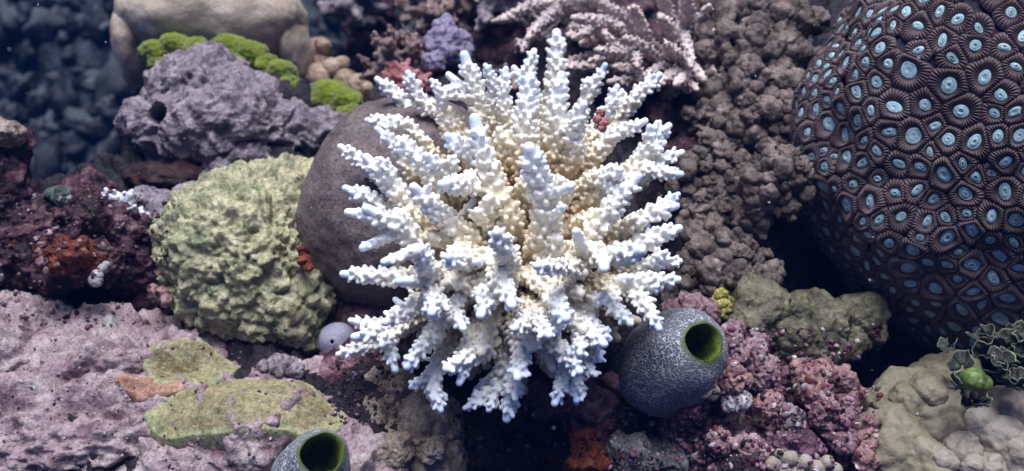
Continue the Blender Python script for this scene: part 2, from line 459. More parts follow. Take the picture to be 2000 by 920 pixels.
# ------------------------------------------------------------------ blobs
def blob_arrays(c, r, sub, disp=None, seed=0, ax=None, squash=None):
    """displaced ellipsoid; c world centre, r three radii (m) along ax rows (default view axes)"""
    v, f = ico(sub)
    r = np.asarray(r, float)
    A = np.stack([RIGHT, UP, -FWD]) if ax is None else ax
    p = v * r
    n = v / r
    n /= np.linalg.norm(n, axis=1)[:, None]
    q = p @ A
    nw = n @ A
    h = np.zeros(len(v))
    if disp is not None:
        h = disp(q + np.array([seed * 1.37, seed * 2.11, seed * 0.73]), v)
    return q + nw * h[:, None] + np.asarray(c), f, h

def join(parts):
    vs, fs, hs, o = [], [], [], 0
    for v, f, h in parts:
        vs.append(v); fs.append(f + o); hs.append(h); o += len(v)
    return np.concatenate(vs), np.concatenate(fs), np.concatenate(hs)

def obj_from(name, parts, m, parent=None, extra=None):
    v, f, h = join(parts)
    c = v.mean(0)
    at = {'hgt': h}
    me = mesh_from(name, v - c, f, at)
    o = add(name, me, m)
    o.location = c
    if parent:
        o.parent = parent
        o.location = c - np.array(parent.location)
    return o

def rough(a1, s1, a2=0, s2=1, wa=0, ws=1, seed=0, ridged=False):
    """displacement: smooth fbm + finer fbm + worley bumps"""
    def fn(q, u):
        h = a1 * fbm(q * s1, 4, seed)
        if a2:
            h = h + a2 * fbm(q * s2, 4, seed + 40, ridged=ridged)
        if wa:
            qq = q + 0.25 / ws * np.stack([perlin(q * ws * .6, 71), perlin(q * ws * .6, 72), perlin(q * ws * .6, 73)], 1)
            d1, d2 = worley(qq * ws, seed + 7)
            h = h + wa * (np.sqrt(np.maximum(0, 1 - np.minimum(d1 / 0.85, 1) ** 2)) - 0.5)
        return h
    return fn

def blob(name, px, py, d, rx, ry, rd, m, sub, disp, seed=0, label=None, cat=None, group=None):
    k = px2m(d)
    o = obj_from(name, [blob_arrays(V(px, py, d), (rx * k, ry * k, rd), sub, disp, seed)], m)
    if label:
        tag(o, label, cat, group)
    return o

def lumps(name, lst, m, disp, sub=5, label=None, cat=None, group=None, flat=1.0, seed=0):
    parts = []
    for i, (px, py, d, r) in enumerate(lst):
        k = px2m(d) * r
        parts.append(blob_arrays(V(px, py, d), (k, k * flat, k), sub, disp, seed + i * 3))
    o = obj_from(name, parts, m)
    if label:
        tag(o, label, cat, group)
    return o

# ------------------------------------------------------------------ branches
def frame(t):
    t = t / np.linalg.norm(t)
    a = np.array([0, 0, 1.0]) if abs(t[2]) < 0.9 else np.array([1.0, 0, 0])
    u = np.cross(t, a); u /= np.linalg.norm(u)
    return t, u, np.cross(t, u)

def tube(path, rad, seg=10, cap=True):
    """closed tube with rounded end"""
    P = np.asarray(path, float); rad = np.asarray(rad, float)
    if cap:
        t = P[-1] - P[-2]; t /= np.linalg.norm(t)
        r = rad[-1]
        ex = [(0.5, 0.87), (0.87, 0.5)]
        P = np.concatenate([P] + [[P[len(P) - 1] + t * r * a] for a, b in ex])
        rad = np.concatenate([rad, [r * b for a, b in ex]])
        endp = P[-1] + t * r * 0.13
    n = len(P)
    T = np.gradient(P, axis=0)
    _, u, v = frame(T[0])
    vs = []
    ang = np.linspace(0, 2 * np.pi, seg, endpoint=False)
    for i in range(n):
        t = T[i] / np.linalg.norm(T[i])
        u = u - t * (u @ t); u /= np.linalg.norm(u)
        v = np.cross(t, u)
        vs.append(P[i] + rad[i] * (np.cos(ang)[:, None] * u + np.sin(ang)[:, None] * v))
    vs = np.concatenate(vs + [[P[0]], [endp if cap else P[-1]]])
    f = []
    k = np.arange(seg); k2 = (k + 1) % seg
    for i in range(n - 1):
        a, b = i * seg, (i + 1) * seg
        f += [np.stack([a + k, a + k2, b + k2], 1), np.stack([a + k, b + k2, b + k], 1)]
    e0, e1 = n * seg, n * seg + 1
    f += [np.stack([np.full(seg, e0), k2, k], 1), np.stack([np.full(seg, e1), (n - 1) * seg + k, (n - 1) * seg + k2], 1)]
    return vs, np.concatenate(f), np.zeros(len(vs))

def bez(P, n):
    """smooth curve through control points (quadratic b-spline-ish Catmull)"""
    P = np.asarray(P, float)
    if len(P) == 2:
        t = np.linspace(0, 1, n)[:, None]
        return P[0] * (1 - t) + P[1] * t
    Q = np.concatenate([[2 * P[0] - P[1]], P, [2 * P[-1] - P[-2]]])
    out = []
    m = len(P) - 1
    for s in np.linspace(0, m - 1e-6, n):
        i = int(s); t = s - i
        a, b, c, d = Q[i:i + 4]
        out.append(0.5 * ((2 * b) + (-a + c) * t + (2 * a - 5 * b + 4 * c - d) * t * t + (-a + 3 * b - 3 * c + d) * t ** 3))
    return np.array(out)

def nubbed(path, r0, r1, rng, gap=0.0047, nl=0.0037, nr=0.0020, start=0.1, lean=0.85, seg=10):
    """a branch: tapering tube set all round with short rounded cups leaning to the tip"""
    P = np.asarray(path)
    L = np.concatenate([[0], np.cumsum(np.linalg.norm(np.diff(P, axis=0), axis=1))])
    tt = L / L[-1]
    rad = r0 + (r1 - r0) * tt ** 1.2
    parts = [tube(P, rad, seg)]
    s = start * L[-1]
    a = rng.uniform(0, 6.28)
    while s < L[-1] - 1.7 * r1:
        u = s / L[-1]
        c = np.array([np.interp(s, L, P[:, k]) for k in range(3)])
        c2 = np.array([np.interp(min(s + 0.003, L[-1]), L, P[:, k]) for k in range(3)]) if s + 0.003 < L[-1] else c + (P[-1] - P[-2]) / np.linalg.norm(P[-1] - P[-2]) * .003
        t, e1, e2 = frame(c2 - c)
        rr = r0 + (r1 - r0) * u ** 1.2
        ring = max(3, int(round(2 * np.pi * (rr + nl * .4) / (gap * 1.12))))
        for k in range(ring):
            an = a + k * 2 * np.pi / ring + rng.normal(0, .15)
            o = np.cos(an) * e1 + np.sin(an) * e2
            dr = o + t * (lean + rng.normal(0, .16)); dr /= np.linalg.norm(dr)
            ln = nl * rng.uniform(.7, 1.35) * (1 - 0.35 * u)
            if rng.random() < 0.05:
                ln *= 1.9
            q = nr * rng.uniform(.85, 1.15) * (1 - 0.18 * u)
            st = c + t * rng.normal(0, gap * .22) + o * rr * 0.55
            parts.append(tube([st, st + dr * (rr * .5 + ln * .5), st + dr * (rr * .5 + ln)], [q * 1.1, q * 1.03, q * .95], 8))
        a += np.pi / ring + rng.normal(0, .1)
        s += gap * rng.uniform(.88, 1.15)
    return parts

def remeshed(parts, voxel, smooth=2):
    v, f, _ = join(parts)
    me = mesh_from('tmp', v, f)
    o = bpy.data.objects.new('tmp', me)
    COL.objects.link(o)
    md = o.modifiers.new('r', 'REMESH'); md.mode = 'VOXEL'; md.voxel_size = voxel
    if smooth:
        s = o.modifiers.new('s', 'SMOOTH'); s.factor = 0.5; s.iterations = smooth
    dg = bpy.context.evaluated_depsgraph_get()
    ev = o.evaluated_get(dg)
    m2 = ev.to_mesh()
    nv = np.empty(len(m2.vertices) * 3, np.float32); m2.vertices.foreach_get('co', nv)
    nl = np.empty(len(m2.loops), np.int32); m2.loops.foreach_get('vertex_index', nl)
    tot = np.empty(len(m2.polygons), np.int32); m2.polygons.foreach_get('loop_total', tot)
    quad = bool((tot == 4).all())
    if quad:
        nf = nl.reshape(-1, 4)
    else:
        m2.calc_loop_triangles()
        nf = np.empty(len(m2.loop_triangles) * 3, np.int32); m2.loop_triangles.foreach_get('vertices', nf); nf = nf.reshape(-1, 3)
    ev.to_mesh_clear()
    bpy.data.objects.remove(o); bpy.data.meshes.remove(me)
    return nv.reshape(-1, 3).astype(float), nf

def along(v, P):
    """fraction along the polyline of the nearest point, and the distance"""
    P = np.asarray(P)
    L = np.concatenate([[0], np.cumsum(np.linalg.norm(np.diff(P, axis=0), axis=1))])
    best = np.full(len(v), 1e9); t = np.zeros(len(v))
    for i in range(len(P) - 1):
        d = P[i + 1] - P[i]; l2 = d @ d
        s = np.clip(((v - P[i]) @ d) / l2, 0, 1)
        dist = np.linalg.norm(v - P[i] - s[:, None] * d, axis=1)
        m = dist < best
        best = np.where(m, dist, best)
        t = np.where(m, (L[i] + s * math.sqrt(l2)) / L[-1], t)
    return t, best

# ------------------------------------------------------------------ the bleached coral
rng = np.random.default_rng(11)
CX, CY = 1000, 455
ROOT = V(1000, 520, 0.89)
def D0(py):
    return 0.855 + (460 - py) / 1000 * 0.16
def tipd(px, py):
    r = math.hypot(px - CX, py - CY) / 385
    return D0(py) - 0.125 * math.sqrt(max(0, 1 - r * r))
def based(px, py):
    r = math.hypot(px - CX, py - CY) / 385
    return D0(py) + 0.02 - 0.085 * math.sqrt(max(0, 1 - r * r))

# tip x, y, base x, y, radius at base px, kind (b branch, f finger), extra depth of the tip
BR = [
 (737,155,838,262,17,'b',0),(797,143,885,240,17,'b',0),(843,157,862,222,12,'b',0),(907,108,962,252,24,'b',0),(876,146,925,200,12,'f',.005),(948,128,962,200,13,'b',-.005),
 (864,176,930,205,12,'f',0),(717,235,805,255,14,'b',-.005),(737,252,800,335,16,'b',0),(778,272,862,372,18,'b',-.01),(665,287,752,352,17,'b',0),
 (988,135,992,250,15,'b',0),(1087,65,1062,262,25,'b',0),(1043,100,1040,225,17,'b',.005),(1004,133,1040,178,12,'f',0),(1036,150,1026,300,24,'b',-.02),
 (1096,148,1088,275,22,'b',-.02),(1182,127,1130,222,14,'b',0),(1205,170,1165,250,16,'b',0),(1288,147,1195,250,18,'b',0),(1140,205,1120,300,18,'b',-.015),
 (1260,236,1190,270,16,'b',0),(1306,246,1232,335,18,'b',0),(1268,248,1240,320,15,'b',0),(927,232,995,440,25,'b',-.02),(874,266,962,345,19,'b',-.01),
 (832,304,890,372,17,'b',-.02),(1034,290,1062,480,27,'b',-.035),(716,308,815,410,21,'b',-.01),(675,368,775,432,18,'b',0),(680,415,740,432,14,'f',0),
 (716,408,820,478,23,'b',-.01),(708,484,775,462,13,'f',0),(808,366,930,478,21,'b',-.02),(862,360,965,368,19,'b',-.02),(926,392,897,440,12,'f',-.01),
 (820,487,862,560,20,'b',-.03),(670,535,830,545,17,'b',0),(778,550,850,548,13,'f',-.02),(750,512,812,488,12,'f',0),(843,612,856,548,18,'b',-.02),
 (875,503,955,505,18,'b',-.02),(970,455,985,545,20,'b',-.04),(928,512,968,495,11,'f',-.03),(1000,597,975,490,19,'b',-.02),(938,616,938,535,19,'b',-.01),
 (1246,345,1120,492,20,'b',-.02),(1332,298,1252,345,16,'b',0),(1330,340,1246,335,16,'b',0),(1320,402,1215,452,19,'b',0),(1326,446,1225,490,19,'b',-.005),
 (1252,490,1115,500,21,'b',-.045),(1125,452,1142,505,13,'f',-.03),(1088,462,1105,520,12,'f',-.03),(1047,520,1120,522,15,'b',-.03),(1328,510,1240,522,14,'b',.005),
 (1324,546,1200,562,17,'b',0),(1232,542,1180,535,13,'f',-.02),(1180,525,1175,490,14,'f',-.03),(1287,642,1228,566,17,'b',-.01),(1114,365,1062,385,11,'f',-.02),
 (1101,404,1066,432,10,'f',-.025),(1212,332,1150,360,17,'b',-.015),(1106,622,1082,540,19,'b',-.01),(1088,648,1062,560,18,'b',.01),(1232,632,1190,570,15,'b',0),
 (1190,662,1150,590,15,'b',.01),(1180,672,1110,605,18,'b',-.005),(1132,690,1120,600,15,'b',0),(1172,702,1130,640,15,'b',.01),(1072,655,1030,600,16,'b',-.02),
 (1003,642,1040,610,14,'b',-.02),(1040,682,1060,655,11,'f',-.03),(1010,738,1005,640,18,'b',-.005),(1132,725,1065,655,17,'b',-.005),(1083,788,1100,690,16,'b',0),
 (1126,782,1105,700,15,'b',0),(1163,732,1110,690,13,'b',.005),(990,818,992,700,19,'b',0),(955,800,985,720,14,'b',.005),(908,797,978,742,12,'b',0),(930,762,975,715,11,'f',.01),
 (872,720,955,672,18,'b',-.01),(897,748,915,690,11,'f',-.005),(860,802,862,705,17,'b',0),(803,756,855,705,13,'b',.01),(772,722,790,625,16,'b',0),
 (795,716,880,600,18,'b',-.005),(685,626,775,640,14,'b',.005),(692,658,785,635,18,'b',0),(660,692,725,675,13,'b',0),(752,630,850,575,17,'b',-.015),(772,585,800,615,10,'f',0),
 (905,642,880,570,16,'b',.01),(830,390,900,440,14,'b',.02),
]
BRN = 99
coral = empty('bleached_staghorn_coral', ROOT)
tag(coral, 'large bleached white bushy branching coral with pale blue tips in the middle', 'coral')
CEN = V(1000, 470, 0.86)
def hull_t(v):
    """0 deep inside the colony .. 1 at its outer shell"""
    d = (v - CEN)
    return np.linalg.norm(d * np.array([1, 1, 1]), axis=1)

def screen(p):
    rel = np.asarray(p) - CAM
    d = rel @ FWD
    return 1000 + (rel @ RIGHT) / d / TANH * 1000, 460 - (rel @ UP) / d / TANH * 1000

PATHS = []
def build_branch(tx, ty, bx, by, r, kind, off):
    rr = r * px2m(0.8)
    if kind == 'f':                                   # a bare young finger standing on the nearest branch
        Q = np.concatenate(PATHS)
        sx, sy = screen(Q)
        b = Q[np.argmin((sx - bx) ** 2 + (sy - by) ** 2)]
        bd = (b - CAM) @ FWD
        tip = V(tx, ty, bd + off - .004)
        P = bez([b, (b + tip) / 2, tip], 10)
        parts = [tube(P, np.linspace(rr * 1.1, rr * .62, 10), 12)]
        parts += nubbed(P, rr * .9, rr * .6, rng, start=.1, nl=.0012, nr=.0018, gap=.0065, lean=1.2)[1:]
    else:
        tip = V(tx, ty, tipd(tx, ty) + off)
        b = V(bx, by, max(based(bx, by), tipd(tx, ty) + off + 0.012) + off * .3)
        mid = ROOT * 0.45 + b * 0.55
        bow = (b + tip) / 2 + (UP * .3 - FWD * .7) * rng.normal(0.002, .0035) + RIGHT * rng.normal(0, .0035)
        P = bez([mid, b, bow, tip], 20)
        PATHS.append(P[4:])
        q = math.sqrt(r / 17)
        parts = nubbed(P, rr * 1.12, rr * .46, rng, start=.22, nl=.0038 * q, nr=.00205 * q, gap=.0049 * q)
        for k in range(int(rng.random() < .45)):       # short side branchlets
            i = int(rng.uniform(.45, .72) * 19); c = P[i]
            t, e1, e2 = frame(P[min(i + 1, 19)] - P[i - 1]); an = rng.uniform(0, 6.28)
            o = np.cos(an) * e1 + np.sin(an) * e2
            dr = o + t * 1.3; dr /= np.linalg.norm(dr)
            L = rng.uniform(.012, .022)
            parts += nubbed(bez([c, c + dr * L * .5 + t * L * .06, c + dr * L + t * L * .25], 7), .0042, .0022, rng, start=.4, nl=.0032, nr=.0019)
    v, f = remeshed(parts, 0.0008, 1)
    t, dist = along(v, P)
    Ln = np.linalg.norm(np.diff(P, axis=0), axis=1).sum()
    dtip = (1 - t) * Ln                               # metres from the tip
    hull = np.linalg.norm(v - ROOT, axis=1)
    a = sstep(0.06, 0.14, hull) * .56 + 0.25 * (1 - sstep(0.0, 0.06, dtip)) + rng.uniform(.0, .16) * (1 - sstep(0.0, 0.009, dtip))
    if kind == 'f':
        a = np.maximum(a, .60 + rng.uniform(.12, .34) * (1 - sstep(0, .010, dtip)))
    a += 0.04 * sstep(.004, .009, dist) + 0.05 * fbm(v * 40, 2, 5)
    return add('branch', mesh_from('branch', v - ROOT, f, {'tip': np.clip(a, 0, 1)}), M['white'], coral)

for row in sorted(BR[:BRN], key=lambda q: q[5] == 'f'):
    build_branch(*row)
# the fused foot of the colony with its short inner branchlets
parts = [tube(bez([V(1000, 560, .97), ROOT, V(1000, 500, .85)], 8), np.array([.05, .05, .048, .046, .042, .036, .03, .02]), 16)]
for k in range(95):
    an = rng.uniform(0, 6.28); el = rng.uniform(.1, 1.0)
    dr = RIGHT * math.cos(an) * math.cos(el) + UP * math.sin(an) * math.cos(el) - FWD * math.sin(el)
    Ln = rng.uniform(.06, .112)
    e = ROOT + dr * Ln
    parts += nubbed(bez([ROOT + dr * .02, ROOT + dr * Ln * .6 + UP * rng.normal(0, .005) + RIGHT * rng.normal(0, .004), e], 9), .0078, .0040, rng, start=.45)
for k in range(42):
    an = k * 2.39996; r = rng.uniform(70, 275)
    x, y = CX + r * math.cos(an), CY + r * math.sin(an) * 1.05
    tip = V(x, y, tipd(x, y) + rng.uniform(.014, .034))
    b = V(CX + (x - CX) * .6, CY + (y - CY) * .6 + 20, tipd(x, y) + .055)
    parts += nubbed(bez([ROOT * .5 + b * .5, b, tip], 14), .0072, .0034, rng, start=.3)
v, f = remeshed(parts, 0.00105, 1)
hull = np.linalg.norm(v - ROOT, axis=1)
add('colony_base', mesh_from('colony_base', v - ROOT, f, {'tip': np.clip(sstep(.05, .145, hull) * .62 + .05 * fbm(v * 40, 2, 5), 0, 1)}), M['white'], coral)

# ------------------------------------------------------------------ massive corals and rocks on the left
def dome_disp(q, u):
    return 0.008 * fbm(q * 12, 3, 2) + 0.0010 * fbm(q * 90, 2, 4)
blob('massive_brown_coral', 795, 412, .945, 214, 218, .085, M['brown_dome'], 7, dome_disp,
     label='smooth dark brown dome coral half hidden behind the white branching coral', cat='coral')

def yellow_disp(q, u):
    h = 0.010 * fbm(q * 16, 3, 21)
    d1, d2 = worley((q + .004 * np.stack([perlin(q * 60, 1), perlin(q * 60, 2), perlin(q * 60, 3)], 1)) * np.array([95, 95, 125]), 6)
    h += 0.0062 * (np.sqrt(np.maximum(0, 1 - np.minimum(d1 / .8, 1) ** 2)) - .5)
    h += 0.0032 * fbm(q * 190, 3, 31) + 0.006 * fbm(q * 60, 3, 33)
    return h
o = obj_from('lumpy_yellow_coral', [blob_arrays(V(485, 505, .95), (165 * px2m(.95), 178 * px2m(.93), .085), 7, yellow_disp, 1),
                                    blob_arrays(V(535, 580, .935), (125 * px2m(.915), 120 * px2m(.915), .06), 6, yellow_disp, 4),
                                    blob_arrays(V(580, 430, .965), (118 * px2m(.945), 118 * px2m(.945), .06), 6, yellow_disp, 9)], M['yellow'])
tag(o, 'large lumpy yellow green coral boulder left of the brown dome', 'coral')

def lilac_disp(q, u):
    h = 0.016 * fbm(q * 13, 3, 51)
    d1, d2 = worley((q + .005 * np.stack([perlin(q * 50, 1), perlin(q * 50, 2), perlin(q * 50, 3)], 1)) * 62, 16)
    h += 0.007 * (np.sqrt(np.maximum(0, 1 - np.minimum(d1 / .8, 1) ** 2)) - .5) + 0.009 * fbm(q * 55, 4, 61, ridged=True)
    return h
k = px2m(1.09)
parts = [blob_arrays(V(445, 255, 1.10), (188 * k, 98 * k, .09), 7, lilac_disp, 3),
         blob_arrays(V(405, 180, 1.09), (90 * k, 75 * k, .06), 6, lilac_disp, 7),
         blob_arrays(V(605, 275, 1.10), (115 * k, 80 * k, .07), 6, lilac_disp, 11),
         blob_arrays(V(500, 320, 1.08), (105 * k, 60 * k, .06), 6, lilac_disp, 15)]
# a bored hole in the left shoulder: push the surface in around it
hc = V(308, 222, 1.02)
for i, (v, f, h) in enumerate(parts):
    q = (v - hc) - ((v - hc) @ FWD)[:, None] * FWD
    d = np.linalg.norm(q, axis=1)
    front = ((v - V(440, 245, 1.10)) @ FWD) < 0
    v += FWD * (0.045 * (1 - sstep(.006, .0115, d)) * front)[:, None]
o = obj_from('rough_lilac_rock', parts, M['lilac'])
tag(o, 'rough pitted grey lilac boulder with a round hole below the green algae', 'rock')
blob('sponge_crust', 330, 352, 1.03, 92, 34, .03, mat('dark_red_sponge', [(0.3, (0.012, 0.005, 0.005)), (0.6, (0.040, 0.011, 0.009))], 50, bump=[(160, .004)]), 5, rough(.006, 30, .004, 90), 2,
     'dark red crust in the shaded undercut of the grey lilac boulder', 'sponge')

def beige_disp(q, u):
    return 0.010 * fbm(q * 9, 3, 13) + 0.001 * fbm(q * 80, 2, 14)
k = px2m(1.18)
parts = [blob_arrays(V(420, 34, 1.20), (190 * k, 96 * k, .085), 6, beige_disp, 2),
         blob_arrays(V(268, 85, 1.21), (38 * k, 85 * k, .05), 5, beige_disp, 6),
         blob_arrays(V(572, 75, 1.21), (34 * k, 82 * k, .05), 5, beige_disp, 9),
         blob_arrays(V(420, 85, 1.225), (168 * k, 95 * k, .065), 6, beige_disp, 12)]
o = obj_from('beige_loaf_coral', parts, M['beige'])
tag(o, 'smooth beige loaf shaped coral overhanging a hollow at the top left', 'coral')

def algae_disp(q, u):
    return 0.004 * fbm(q * 30, 3, 23) + 0.0016 * fbm(q * 220, 3, 24)
for lst, lab in (
    ([(300, 105, 1.12, 30), (345, 92, 1.12, 36), (385, 98, 1.11, 28), (305, 125, 1.11, 20)], 'leftmost green algae cushion, darker and mottled, below the beige coral'),
    ([(445, 100, 1.10, 38), (490, 108, 1.10, 38), (460, 125, 1.09, 24), (520, 125, 1.09, 24)], 'brightest green algae cushion on the peak of the grey lilac boulder'),
    ([(545, 145, 1.09, 32), (565, 170, 1.08, 32)], 'green algae cushion sloping down the right shoulder of the grey boulder'),
    ([(640, 195, 1.08, 45), (675, 200, 1.07, 38), (684, 228, 1.06, 30)], 'rightmost green algae cushion beside the brown dome coral')):
    lumps('green_algae_cushion', lst, M['green'], algae_disp, 5, lab, 'algae', 'green algae cushions along the top of the grey boulder', flat=.85)

def tan_disp(q, u):
    return .004 * fbm(q * 30, 3, 5) + .001 * fbm(q * 150, 2, 6)
lumps('tan_soft_coral', [(615, 95, 1.24, 24), (630, 90, 1.23, 18), (625, 125, 1.24, 26), (650, 133, 1.22, 20), (668, 127, 1.22, 15), (620, 155, 1.22, 32), (700, 165, 1.17, 26), (720, 172, 1.16, 15), (672, 160, 1.18, 25)],
      M['tan'], tan_disp, 4, 'knobbly tan soft coral behind the rightmost green cushion', 'coral')

# ------------------------------------------------------------------ left edge and dark left rubble
lumps('reef_rock', [(-20, 300, .95, 62), (5, 345, .94, 55), (-5, 420, .93, 50), (20, 280, .95, 32)], M['dark_crust'], rough(.012, 22, .006, 70, .004, 60, 3, True), 5,
      'dark maroon rock with a pale top at the left edge', 'rock')
blob('pale_crust', 5, 262, .925, 40, 30, .03, M['brown_rock'], 5, rough(.006, 30, .004, 90, seed=4), 4, 'pale tan crust capping the rock at the left edge', 'crust')
k = .9
lumps('encrusted_rock', [(70, 470, .94, 75), (160, 440, .95, 70), (250, 470, .96, 70), (110, 515, .92, 52), (200, 510, .93, 45), (20, 510, .92, 60), (285, 520, .96, 42), (170, 385, .97, 40), (310, 600, .97, 36)],
      M['dark_crust'], rough(.014, 20, .008, 60, .006, 55, 5, True), 6, 'dark maroon encrusted rubble heap left of the yellow coral', 'rock')
lumps('grey_crust_rock', [(320, 415, .98, 45), (365, 395, .99, 38), (285, 400, .98, 30)], M['lilac'], rough(.006, 30, .003, 110), 5, 'small grey pitted rock between the white sprig and yellow coral', 'rock')
lumps('orange_sponge', [(110, 500, .875, 38), (150, 495, .87, 30), (180, 510, .88, 22)], M['orange'], rough(.006, 40, .005, 100, seed=3), 5, 'rusty orange sponge in a pale frame on the dark left rubble', 'sponge')
lumps('pale_worm_tube', [(80, 480, .865, 9), (78, 495, .865, 10), (84, 512, .864, 11), (92, 528, .864, 9), (72, 466, .868, 8), (98, 455, .868, 8), (110, 446, .868, 7)], M['pale_pink'], rough(.002, 60, .0015, 160), 4,
      'curved pale pink tube edging the rusty orange sponge', 'tube')
lumps('white_lobe', [(186, 548, .87, 14), (190, 538, .87, 12), (200, 525, .872, 9), (208, 517, .875, 8), (195, 515, .877, 7)], M['white_bit'], rough(.001, 60), 4, 'small white hooked lobe hanging under the dark left rubble', 'sponge')
lumps('salmon_crust', [(312, 575, .89, 15), (325, 588, .885, 13), (300, 565, .892, 10)], M['salmon'], rough(.002, 60, .001, 160), 4, 'small salmon pink crust touching the yellow coral\'s left edge', 'crust')
lumps('green_tuft', [(120, 385, .93, 22), (108, 378, .935, 16), (135, 392, .93, 14)], mat('dull_green_tissue', [(0.3, (.04, .06, .045)), (.7, (.13, .16, .11))], 60, bump=[(200, .002)]), rough(.003, 50, .002, 150), 4,
      'small dull green tuft on the rim above the dark left rubble', 'algae')

def bush(name, base, R0, n, m, rng, spread=1.2, r0=.004, r1=.0022, axis_=None, nl=.002, nr=.0016, gap=.005, voxel=.0013, fork=2, label=None, cat='coral', squash=1.0, smooth=1):
    """small branching clump growing from base towards axis_"""
    A = axis_ if axis_ is not None else (UP * .75 - FWD * .65)
    A = A / np.linalg.norm(A)
    t, e1, e2 = frame(A)
    parts, tips = [tube([base - A * .01, base + A * .004], [R0 * .25, R0 * .22], 10)], []
    for i in range(n):
        th = math.sqrt((i + .5) / n) * spread
        ph = i * 2.39996 + rng.normal(0, .3)
        d = A * math.cos(th) + (e1 * math.cos(ph) + e2 * math.sin(ph)) * math.sin(th)
        L = R0 * rng.uniform(.75, 1.1)
        mid = base + d * L * .55 + np.array(rng.normal(0, L * .05, 3))
        tip = base + d * L + np.array(rng.normal(0, L * .07, 3))
        parts += nubbed(bez([base, mid, tip], 8), r0, r1, rng, start=.35, nl=nl, nr=nr, gap=gap, seg=8)
        for k in range(fork):
            d2 = d + np.array(rng.normal(0, .45, 3)); d2 /= np.linalg.norm(d2)
            parts += nubbed(bez([mid, mid + d2 * L * rng.uniform(.25, .5)], 5), r0 * .75, r1, rng, start=.3, nl=nl, nr=nr, gap=gap, seg=7)
    v, f = remeshed(parts, voxel, smooth)
    a = np.clip(np.linalg.norm(v - base, axis=1) / R0, 0, 1)
    o = add(name, mesh_from(name, v - base, f, {'tip': a}), m)
    o.location = base
    if label:
        tag(o, label, cat)
    return o

rng2 = np.random.default_rng(5)
white_sprig = mat('white_sprig_tissue', [(0.3, (.5, .47, .5)), (.6, (.72, .70, .72))], 80)
bush('white_coral_sprig', V(235, 432, .955), 64 * px2m(.94), 26, white_sprig, rng2, 1.3, .0030, .0021, UP * .6 - FWD * .8, .0018, .0018, label='small white coral sprig on the dark left rubble heap')
bush('pale_coral_sprig', V(172, 440, .94), 38 * px2m(.93), 9, M['pale_pink'], rng2, 1.2, .0032, .0026, UP * .6 - FWD * .8, .0015, .0015, label='tiny pale pinkish sprig left of the small white coral sprig')

# ------------------------------------------------------------------ bottom left pink rock, olive crusts
def pink_disp(q, u):
    h = 0.024 * fbm(q * 11, 4, 81) + 0.010 * fbm(q * np.array([30, 30, 46]), 5, 83, ridged=True)
    d1, d2 = worley(q * 45, 86)
    h += 0.006 * (0.5 - d1) + .004 * fbm(q * 130, 3, 88)
    return h
k = px2m(.86)
parts = [blob_arrays(V(210, 850, .90), (400 * k, 175 * k, .11), 7, pink_disp, 2),
         blob_arrays(V(50, 690, .90), (130 * k, 80 * k, .05), 6, pink_disp, 8),
         blob_arrays(V(250, 700, .90), (190 * k, 60 * k, .06), 6, pink_disp, 5),
         blob_arrays(V(540, 935, .825), (270 * k, 95 * k, .06), 7, pink_disp, 14),
         blob_arrays(V(490, 830, .865), (215 * k, 100 * k, .08), 7, pink_disp, 19)]
pink = obj_from('pink_crusted_rock', parts, M['pink_rock'])
tag(pink, 'big pink and mauve encrusted rock filling the bottom left corner', 'rock')

def make_bvh(objs):
    tv, tf, off = [], [], 0
    for o in objs:
        n = len(o.data.vertices)
        a = np.empty(n * 3, np.float32); o.data.vertices.foreach_get('co', a)
        o.data.calc_loop_triangles()
        t = np.empty(len(o.data.loop_triangles) * 3, np.int32); o.data.loop_triangles.foreach_get('vertices', t)
        tv.append(a.reshape(-1, 3) + np.array(o.location)); tf.append(t.reshape(-1, 3) + off); off += n
    return BVHTree.FromPolygons(np.concatenate(tv).tolist(), np.concatenate(tf).tolist())

